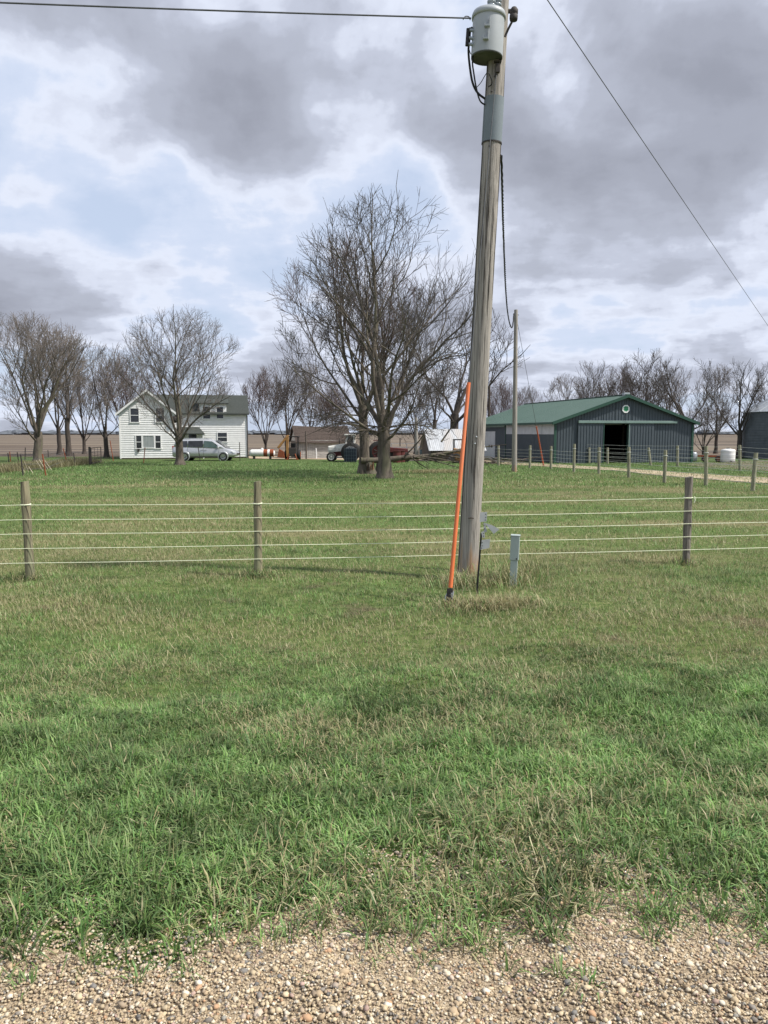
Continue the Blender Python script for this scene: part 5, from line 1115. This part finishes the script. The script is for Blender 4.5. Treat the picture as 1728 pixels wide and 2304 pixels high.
def grow(seed, H, th, r0, nlimb, env, counts, lean=(0, 0), spread=(18, 48), up=.10, droop=0, wig=.16, trunk_top=.62, start=None, twr=.008, low=()):
    """env: (cz, rx, rz, dx) crown ellipsoid. returns branches (pts, radii, level, limb)."""
    rnd = random.Random(seed); out = []; cz, rx, rz, dx = env
    def edge(p, d):
        q = np.array([(p[0] - dx) / rx, p[1] / rx, (p[2] - cz) / rz]); e = np.array([d[0] / rx, d[1] / rx, d[2] / rz])
        a = e @ e; b = 2 * q @ e; c = q @ q - 1; disc = b * b - 4 * a * c
        return .3 if disc < 0 else max(.25, (-b + math.sqrt(disc)) / (2 * a))
    def bend(d, ang, az):
        ref = np.array([0, 0, 1.]) if abs(d[2]) < .9 else np.array([1., 0, 0]); a = np.cross(d, ref); a /= np.linalg.norm(a); b = np.cross(d, a)
        v = d * math.cos(ang) + (a * math.cos(az) + b * math.sin(az)) * math.sin(ang); return v / np.linalg.norm(v)
    LF = {}
    def branch(p, d, ln, r, lev, limb, trop):
        n = (9, 9, 7, 5, 3, 2)[lev]; step = ln / n; pts = [p]; ds = [d]
        for i in range(n):
            w = wig * (.9 if lev > 2 else 1.1 if lev == 2 else .75)
            d = d + np.array([rnd.gauss(0, w), rnd.gauss(0, w), rnd.gauss(0, w)]) * .8; d[2] += trop; d = d / np.linalg.norm(d); p = p + d * step
            if p[2] < .5: p[2] = .5 + rnd.random() * .3; d[2] = abs(d[2])
            pts.append(p); ds.append(d)
        tip = max(twr * .7, r * (.10 if lev == 1 else .22 if lev else .55)); rad = [r + (tip - r) * (i / n) ** .85 for i in range(n + 1)]
        out.append((pts, rad, lev, limb))
        if lev >= len(counts): return
        c = counts[lev]; az = rnd.uniform(0, 6.28); t0 = (.0, .22, .16, .12, .1)[min(lev, 4)]
        for k in range(c):
            t = t0 + (1 - t0) * ((k + rnd.uniform(.2, .9)) / c); f = t * n; i = min(int(f), n - 1); q = pts[i] + (pts[i + 1] - pts[i]) * (f - i); rr = rad[i]
            az += 2.4 + rnd.uniform(-.5, .5); a = R(rnd.uniform(24, 50)); nd = bend(ds[i], a, az)
            nd[2] += .16 + (droop * -.6 if q[2] < cz - rz * .30 else 0); nd /= np.linalg.norm(nd)
            E = edge(q, nd) * (.85 + .3 * rnd.random()) * LF.get(limb, 1)
            if E < .55 and rnd.random() < .82: continue
            L2 = min(E * rnd.uniform(.70, 1.12), ln * (.60 if lev == 1 else .55) * rnd.uniform(.65, 1.25) * (1.12 - .45 * t))
            if L2 < .28: continue
            r2 = max(twr, min(rr * .62, .016 * L2 + twr * .45)); branch(q, nd, L2, r2, lev + 1, limb, trop * .6 + (.03 if lev < 3 else .02))
    p = np.array([0, 0, 0.]) if start is None else np.array(start, float); d = np.array([lean[0], lean[1], 1.]); d /= np.linalg.norm(d); pts = [p - np.array([0, 0, .2])]; rad = [r0 * 1.75]
    for i, f in enumerate((.05, .14, .3, .5, .75, 1.0)):
        pts.append(p + d * th * f + np.array([rnd.gauss(0, .03), rnd.gauss(0, .03), 0]) * (1 if i > 1 else 0)); rad.append(r0 * (1.45, 1.16, 1.0, .95, .92, .93)[i])
    out.append((pts, rad, 0, -1)); top = pts[-1]; az = rnd.uniform(0, 6.28)
    for k in range(nlimb):
        f = k / max(1, nlimb - 1); a = R(spread[0] + (spread[1] - spread[0]) * (f ** 1.0) + rnd.uniform(-5, 5)) if k else R(rnd.uniform(2, 10)); az += 2.4 + rnd.uniform(-.35, .35)
        nd = bend(d, a, az); q = top - d * th * (1 - trunk_top) * f * rnd.uniform(.4, 1.0); LF[k] = rnd.uniform(.86, 1.16); E = edge(q, nd) * LF[k]; branch(q, nd, E * rnd.uniform(.90, 1.02), r0 * rnd.uniform(.36, .52) * (1.0 - .35 * f), 1, k, up * (.4 + .8 * f))
    for j, (hz, azd, L0) in enumerate(low):
        i_ = min(range(len(pts)), key=lambda q_: abs(pts[q_][2] - hz)); az_ = R(azd); LF[50 + j] = 1.0
        branch(np.array([pts[i_][0], pts[i_][1], hz]), np.array([math.cos(az_), math.sin(az_), .35]) / 1.06, L0, .05, 1, 50 + j, -.055)
    return out
SIDES = (14, 8, 5, 4, 3, 3)
def tree_meshes(br, bm_, tm, by_limb=False, crown_from=3):
    groups = {}
    for pts, rad, lev, limb in br:
        key = ('trunk',) if lev == 0 else ('crown',) if lev >= crown_from else (('limb', limb) if by_limb else ('trunk',))
        groups.setdefault(key, Tubes()).add(pts, rad, SIDES[lev])
    return [(key[0], tb.mesh(key[0], tm if key[0] == 'crown' else bm_)) for key, tb in groups.items()]
def place_tree(meshes, name, label, loc, rz=0, sc=(1, 1, 1), group=None):
    t = thing(name, label, 'tree', loc, rz, group); t.scale = sc
    for nm, me in meshes: link_mesh(nm, me, t)
    return t
# the two big trees in the middle
def build_big_trees():
    a = GP(820, 1066); b = GP(866, 1076)
    s = b.y / F
    m = tree_meshes(grow(21, 11.5, 2.4, .30, 9, (7.0, 5.3, 6.2, .0), (0, 8, 6, 6, 4), lean=(.02, 0), spread=(10, 60), up=.05, droop=.35, twr=.0085, low=((2.0, 10, 2.6), (2.3, 150, 3.0), (2.3, 60, 2.6), (2.1, 200, 2.8), (2.3, 280, 2.6), (2.3, 330, 3.2))), bark, twig, True)
    place_tree(m, 'bare_tree', 'big bare tree with rough leaning trunk, right one of the central pair', b, R(200))
    br = grow(34, 10.5, 3.6, .26, 7, (7.2, 4.8, 5.2, -1.2), (0, 7, 6, 6, 4), lean=(-.02, .02), spread=(8, 52), up=.06, droop=.3, twr=.0085, low=((2.6, 170, 3.6), (3.0, 215, 3.2), (3.3, 140, 3.4), (2.2, 250, 2.6), (3.3, 290, 2.8), (3.4, 20, 2.6), (2.4, 195, 2.8)))
    m = tree_meshes(br, bark, twig_red, True)
    t = place_tree(m, 'bare_tree', 'bare tree with split hollow trunk base, left one of the central pair', a, R(0))
    # split heartwood at the stump of this tree
    k = MB(); rnd = random.Random(1)
    k.tube([Vector((.30, -.12, -.1)), Vector((.27, -.13, .25)), Vector((.26, -.12, .55)), Vector((.28, -.08, .75))], [.42, .30, .26, .20], 14); k.build('split_stump', bark, t)
    for i in range(9):
        x = .12 + .045 * i; y0 = -.12 - math.sqrt(max(.01, .32 ** 2 - (x - .27) ** 2)); k = MB(); w = rnd.uniform(.035, .07); h = rnd.uniform(.35, .68)
        k.add([(x - w / 2, y0 + .02, .0), (x + w / 2, y0 + .02, .0), (x + w / 2 * .5, y0 + .06, h), (x - w / 2 * .5, y0 + .06, h), (x, y0 - .03, .0), (x, y0 + .0, h * .9)], [(0, 4, 5, 3), (4, 1, 2, 5), (3, 5, 2)]); k.build('heartwood_splinter', heartwood if i % 3 else bark_dark, t)
    # a third stem close behind the pair
    c = GX(858, b.y + 5.5); m = tree_meshes(grow(57, 10, 3.2, .24, 6, (6.6, 3.6, 4.4, .3), (0, 6, 6, 5), spread=(10, 45), up=.05, twr=.011), bark, twig, True)
    place_tree(m, 'bare_tree', 'slimmer bare tree standing just behind the central pair', c, R(40))
    # fallen limb lying from the split stump to the right
    tb = Tubes(); tw = Tubes(); rnd = random.Random(12); A = np.array(P(812, 1036, a.y - .28)); pxs = [(812, 1036), (840, 1036), (875, 1034), (905, 1030), (940, 1028), (975, 1024), (1010, 1018), (1040, 1010), (1062, 1004)]
    main = [np.array(P(x, y, a.y - .28 + (i * .10))) - A for i, (x, y) in enumerate(pxs)]; tb.add(main, [.17, .15, .15, .135, .12, .10, .075, .05, .03], 9)
    fork = [((905, 1030), (925, 1012), (945, 990), (958, 968), (975, 948)), ((930, 1028), (965, 1034), (1000, 1043), (1036, 1053)), ((945, 1027), (985, 1032), (1030, 1040), (1075, 1046)), ((975, 1024), (1010, 1032), (1050, 1043)), ((925, 1029), (945, 1044), (965, 1056)), ((990, 1022), (1020, 1028), (1060, 1032), (1105, 1040)), ((993, 994), (1004, 978), (1018, 958), (1026, 945)), ((1010, 1018), (1060, 1010), (1110, 1003), (1140, 1000))]
    for f in fork:
        pts = [np.array(P(x, y, a.y - .2 + rnd.uniform(-.2, .4) * i)) - A for i, (x, y) in enumerate(f)]; n = len(pts); tb.add(pts, [.055 * (1 - .75 * i / (n - 1)) for i in range(n)], 6)
        for q in range(4):
            i = rnd.randrange(n - 1); p = pts[i] + (pts[i + 1] - pts[i]) * rnd.random(); d = np.array([rnd.uniform(-.2, 1), rnd.gauss(0, .4), rnd.gauss(0, .6)]); L_ = rnd.uniform(.3, .9); tw.add([p, p + d * L_ * .5, p + d * L_ + np.array([0, 0, .1])], [.018, .013, .008], 3)
    t = thing('fallen_limb', 'long broken tree limb lying from the split stump toward the pole', 'branch', A.tolist()); link_mesh('limb', tb.mesh('limb', bark), t); link_mesh('twigs', tw.mesh('twigs', twig), t)['kind'] = 'stuff'
    # brush heap beyond the pole
    tb = Tubes(); A2 = GP(1125, 1046)
    for i in range(26):
        p = np.array([rnd.uniform(-1.6, 1.8), rnd.uniform(-.4, .4), rnd.uniform(.05, .5)]); d = np.array([rnd.choice((-1, 1)) * rnd.uniform(.5, 1), rnd.gauss(0, .2), rnd.gauss(0, .14)]); L_ = rnd.uniform(.5, 1.6); q = p + d * L_; q[2] = max(.03, q[2]); tb.add([p, (p + q) / 2 + np.array([0, 0, .06]), q], [.04, .028, .012], 5)
    t = thing('brush_heap', 'heap of broken branches on the grass just right of the pole', 'branches', A2); link_mesh('branches', tb.mesh('branches', bark), t)
build_big_trees()
def build_house_tree():
    b = GP(405, 1046)
    m = tree_meshes(grow(77, 9.0, 2.0, .27, 8, (6.0, 4.9, 5.0, .4), (0, 9, 8, 6, 3), spread=(8, 62), up=.06, droop=.1, twr=.0085), bark, twig_pale, True)
    place_tree(m, 'bare_tree', 'bare spreading tree standing in front of the white farmhouse', b, R(70))
    b = GP(87, 1040)
    m = tree_meshes(grow(88, 9.5, 2.3, .34, 8, (6.4, 5.2, 5.0, -.2), (0, 8, 7, 6, 3), spread=(8, 60), up=.08, twr=.010), bark, twig_pale, True)
    place_tree(m, 'bare_tree', 'broad bare tree behind the dry weeds near the left edge', b, R(10))
build_house_tree()
def build_background_trees():
    V = []
    specs = [(101, 10, 2.4, .22, 6, (6.3, 3.3, 4.3, 0), (0, 8, 7, 6), (8, 45), twig_pale), (102, 10, 1.6, .20, 7, (5.8, 3.7, 4.7, 0), (0, 8, 7, 6), (10, 40), twig), (103, 10, 3.0, .20, 5, (6.6, 2.8, 4.0, .3), (0, 8, 7, 6), (6, 40), twig_pale),
             (104, 10, 1.2, .18, 8, (5.2, 3.6, 5.0, 0), (0, 8, 7, 6), (8, 38), twig_red), (105, 10, 2.8, .30, 6, (6.6, 4.4, 4.0, .5), (0, 7, 6, 6), (14, 62), twig)]
    for sd, H, th, r0, nl, env, ct, spd, tm in specs:
        V.append(tree_meshes(grow(sd, H, th, r0, nl, env, ct, spread=spd, up=.06, wig=.2 if sd == 105 else .15, twr=.013), bark_dark, tm, False, 2))
    # (px of the trunk, depth, px y of the top, variant, rotation, width factor, label)
    L_ = [(155, 76, 726, 2, 20, 1.0, 'tall slender bare tree between the broad left tree and the farmhouse'), (134, 80, 745, 0, 200, .8, 'thin bare tree just left of the tall slender one'),
          (190, 84, 800, 1, 75, .9, 'low bare tree with forked stems behind the yard gate'), (240, 71, 775, 0, 130, .95, 'bare tree leaning over the yard gate at the left corner of the farmhouse'),
          (290, 88, 790, 3, 10, 1.15, 'reddish bare tree rising behind the farmhouse gable'), (512, 92, 850, 1, 60, .9, 'bare tree top showing over the right half of the farmhouse roof'),
          (598, 82, 815, 3, 30, .85, 'slender bare tree behind the white propane tank'), (645, 78, 800, 1, 160, .95, 'bare tree with thick trunk behind the yellow backhoe'),
          (697, 90, 818, 0, 250, .9, 'bare tree rising behind the old wooden shed roof'), (745, 92, 850, 3, 100, .9, 'reddish bare tree behind the right end of the old wooden shed'),
          (935, 84, 800, 1, 20, .9, 'thin bare tree beside the pale pole, behind the fallen limb'), (1021, 74, 668, 4, 300, 1.0, 'large bare tree rising behind the tin roofed shed and the pole'), (978, 92, 760, 2, 80, 1.0, 'bare tree left of the large one behind the tin roofed shed'),
          (1128, 98, 840, 3, 210, .9, 'bare tree behind the left end of the barn roof'), (1188, 104, 868, 0, 40, .9, 'small pale bare tree above the back of the barn roof'),
          (1268, 92, 842, 0, 330, 1.0, 'leftmost bare tree of the row over the barn ridge'), (1330, 90, 806, 1, 120, 1.0, 'second bare tree from the left over the barn ridge'), (1400, 96, 812, 3, 190, 1.0, 'bare tree directly behind the barn peak'),
          (1446, 84, 780, 1, 270, 1.0, 'tallest bare tree behind the barn, right of the emblem'), (1500, 92, 812, 2, 15, 1.0, 'bare tree behind the right slope of the barn roof'), (1546, 76, 784, 4, 60, .85, 'thick trunked bare tree behind the right corner of the barn'),
          (1582, 63, 880, 1, 220, 1.2, 'small spreading bare tree right of the barn before the dirt yard'), (1610, 86, 820, 0, 180, .9, 'bare tree between barn and grain bin, far row'), (1662, 70, 795, 4, 150, .8, 'crooked bare tree left of the grain bin'), (1722, 78, 812, 2, 290, .9, 'bare tree rising behind the grain bin roof')]
    for px, Y, ty, v, rz, wf, lab in L_:
        b = GX(px, Y); h = P(px, ty, Y).z - b.z; s = h / 10.4
        place_tree(V[v], 'bare_tree', lab, b, R(rz), (s * wf, s * wf, s), 'bare trees around the farmyard')
build_background_trees()
def far_woods():
    rs = np.random.RandomState(9); V = []; T = []; n = 0; iv, it = ico()
    for k in range(900):
        px = rs.uniform(-500, 2300); Y = rs.uniform(900, 1300)
        if rs.rand() < .45 and not (0 < px < 300 or 540 < px < 700): continue
        x = (px - CX) / F * Y; h = rs.uniform(1.2, 4.2); w = rs.uniform(4, 16)
        v = iv * (1 + rs.uniform(-.3, .3, (12, 1))) * np.array([w, 8, h]) + np.array([x, Y, -.6 + h * .6]); V.append(v); T.append(it + n); n += 12
    me = tri_mesh('far_woods', np.concatenate(V), np.concatenate(T), mat('hazy_woods_mat', (.12, .135, .155), (.085, .095, .11), .95, .1)); tag(link_mesh('far_woods', me), 'low bluish line of distant woods on the horizon', 'woods', kind='stuff')  # grey-blue colour has the distance haze painted in
far_woods()
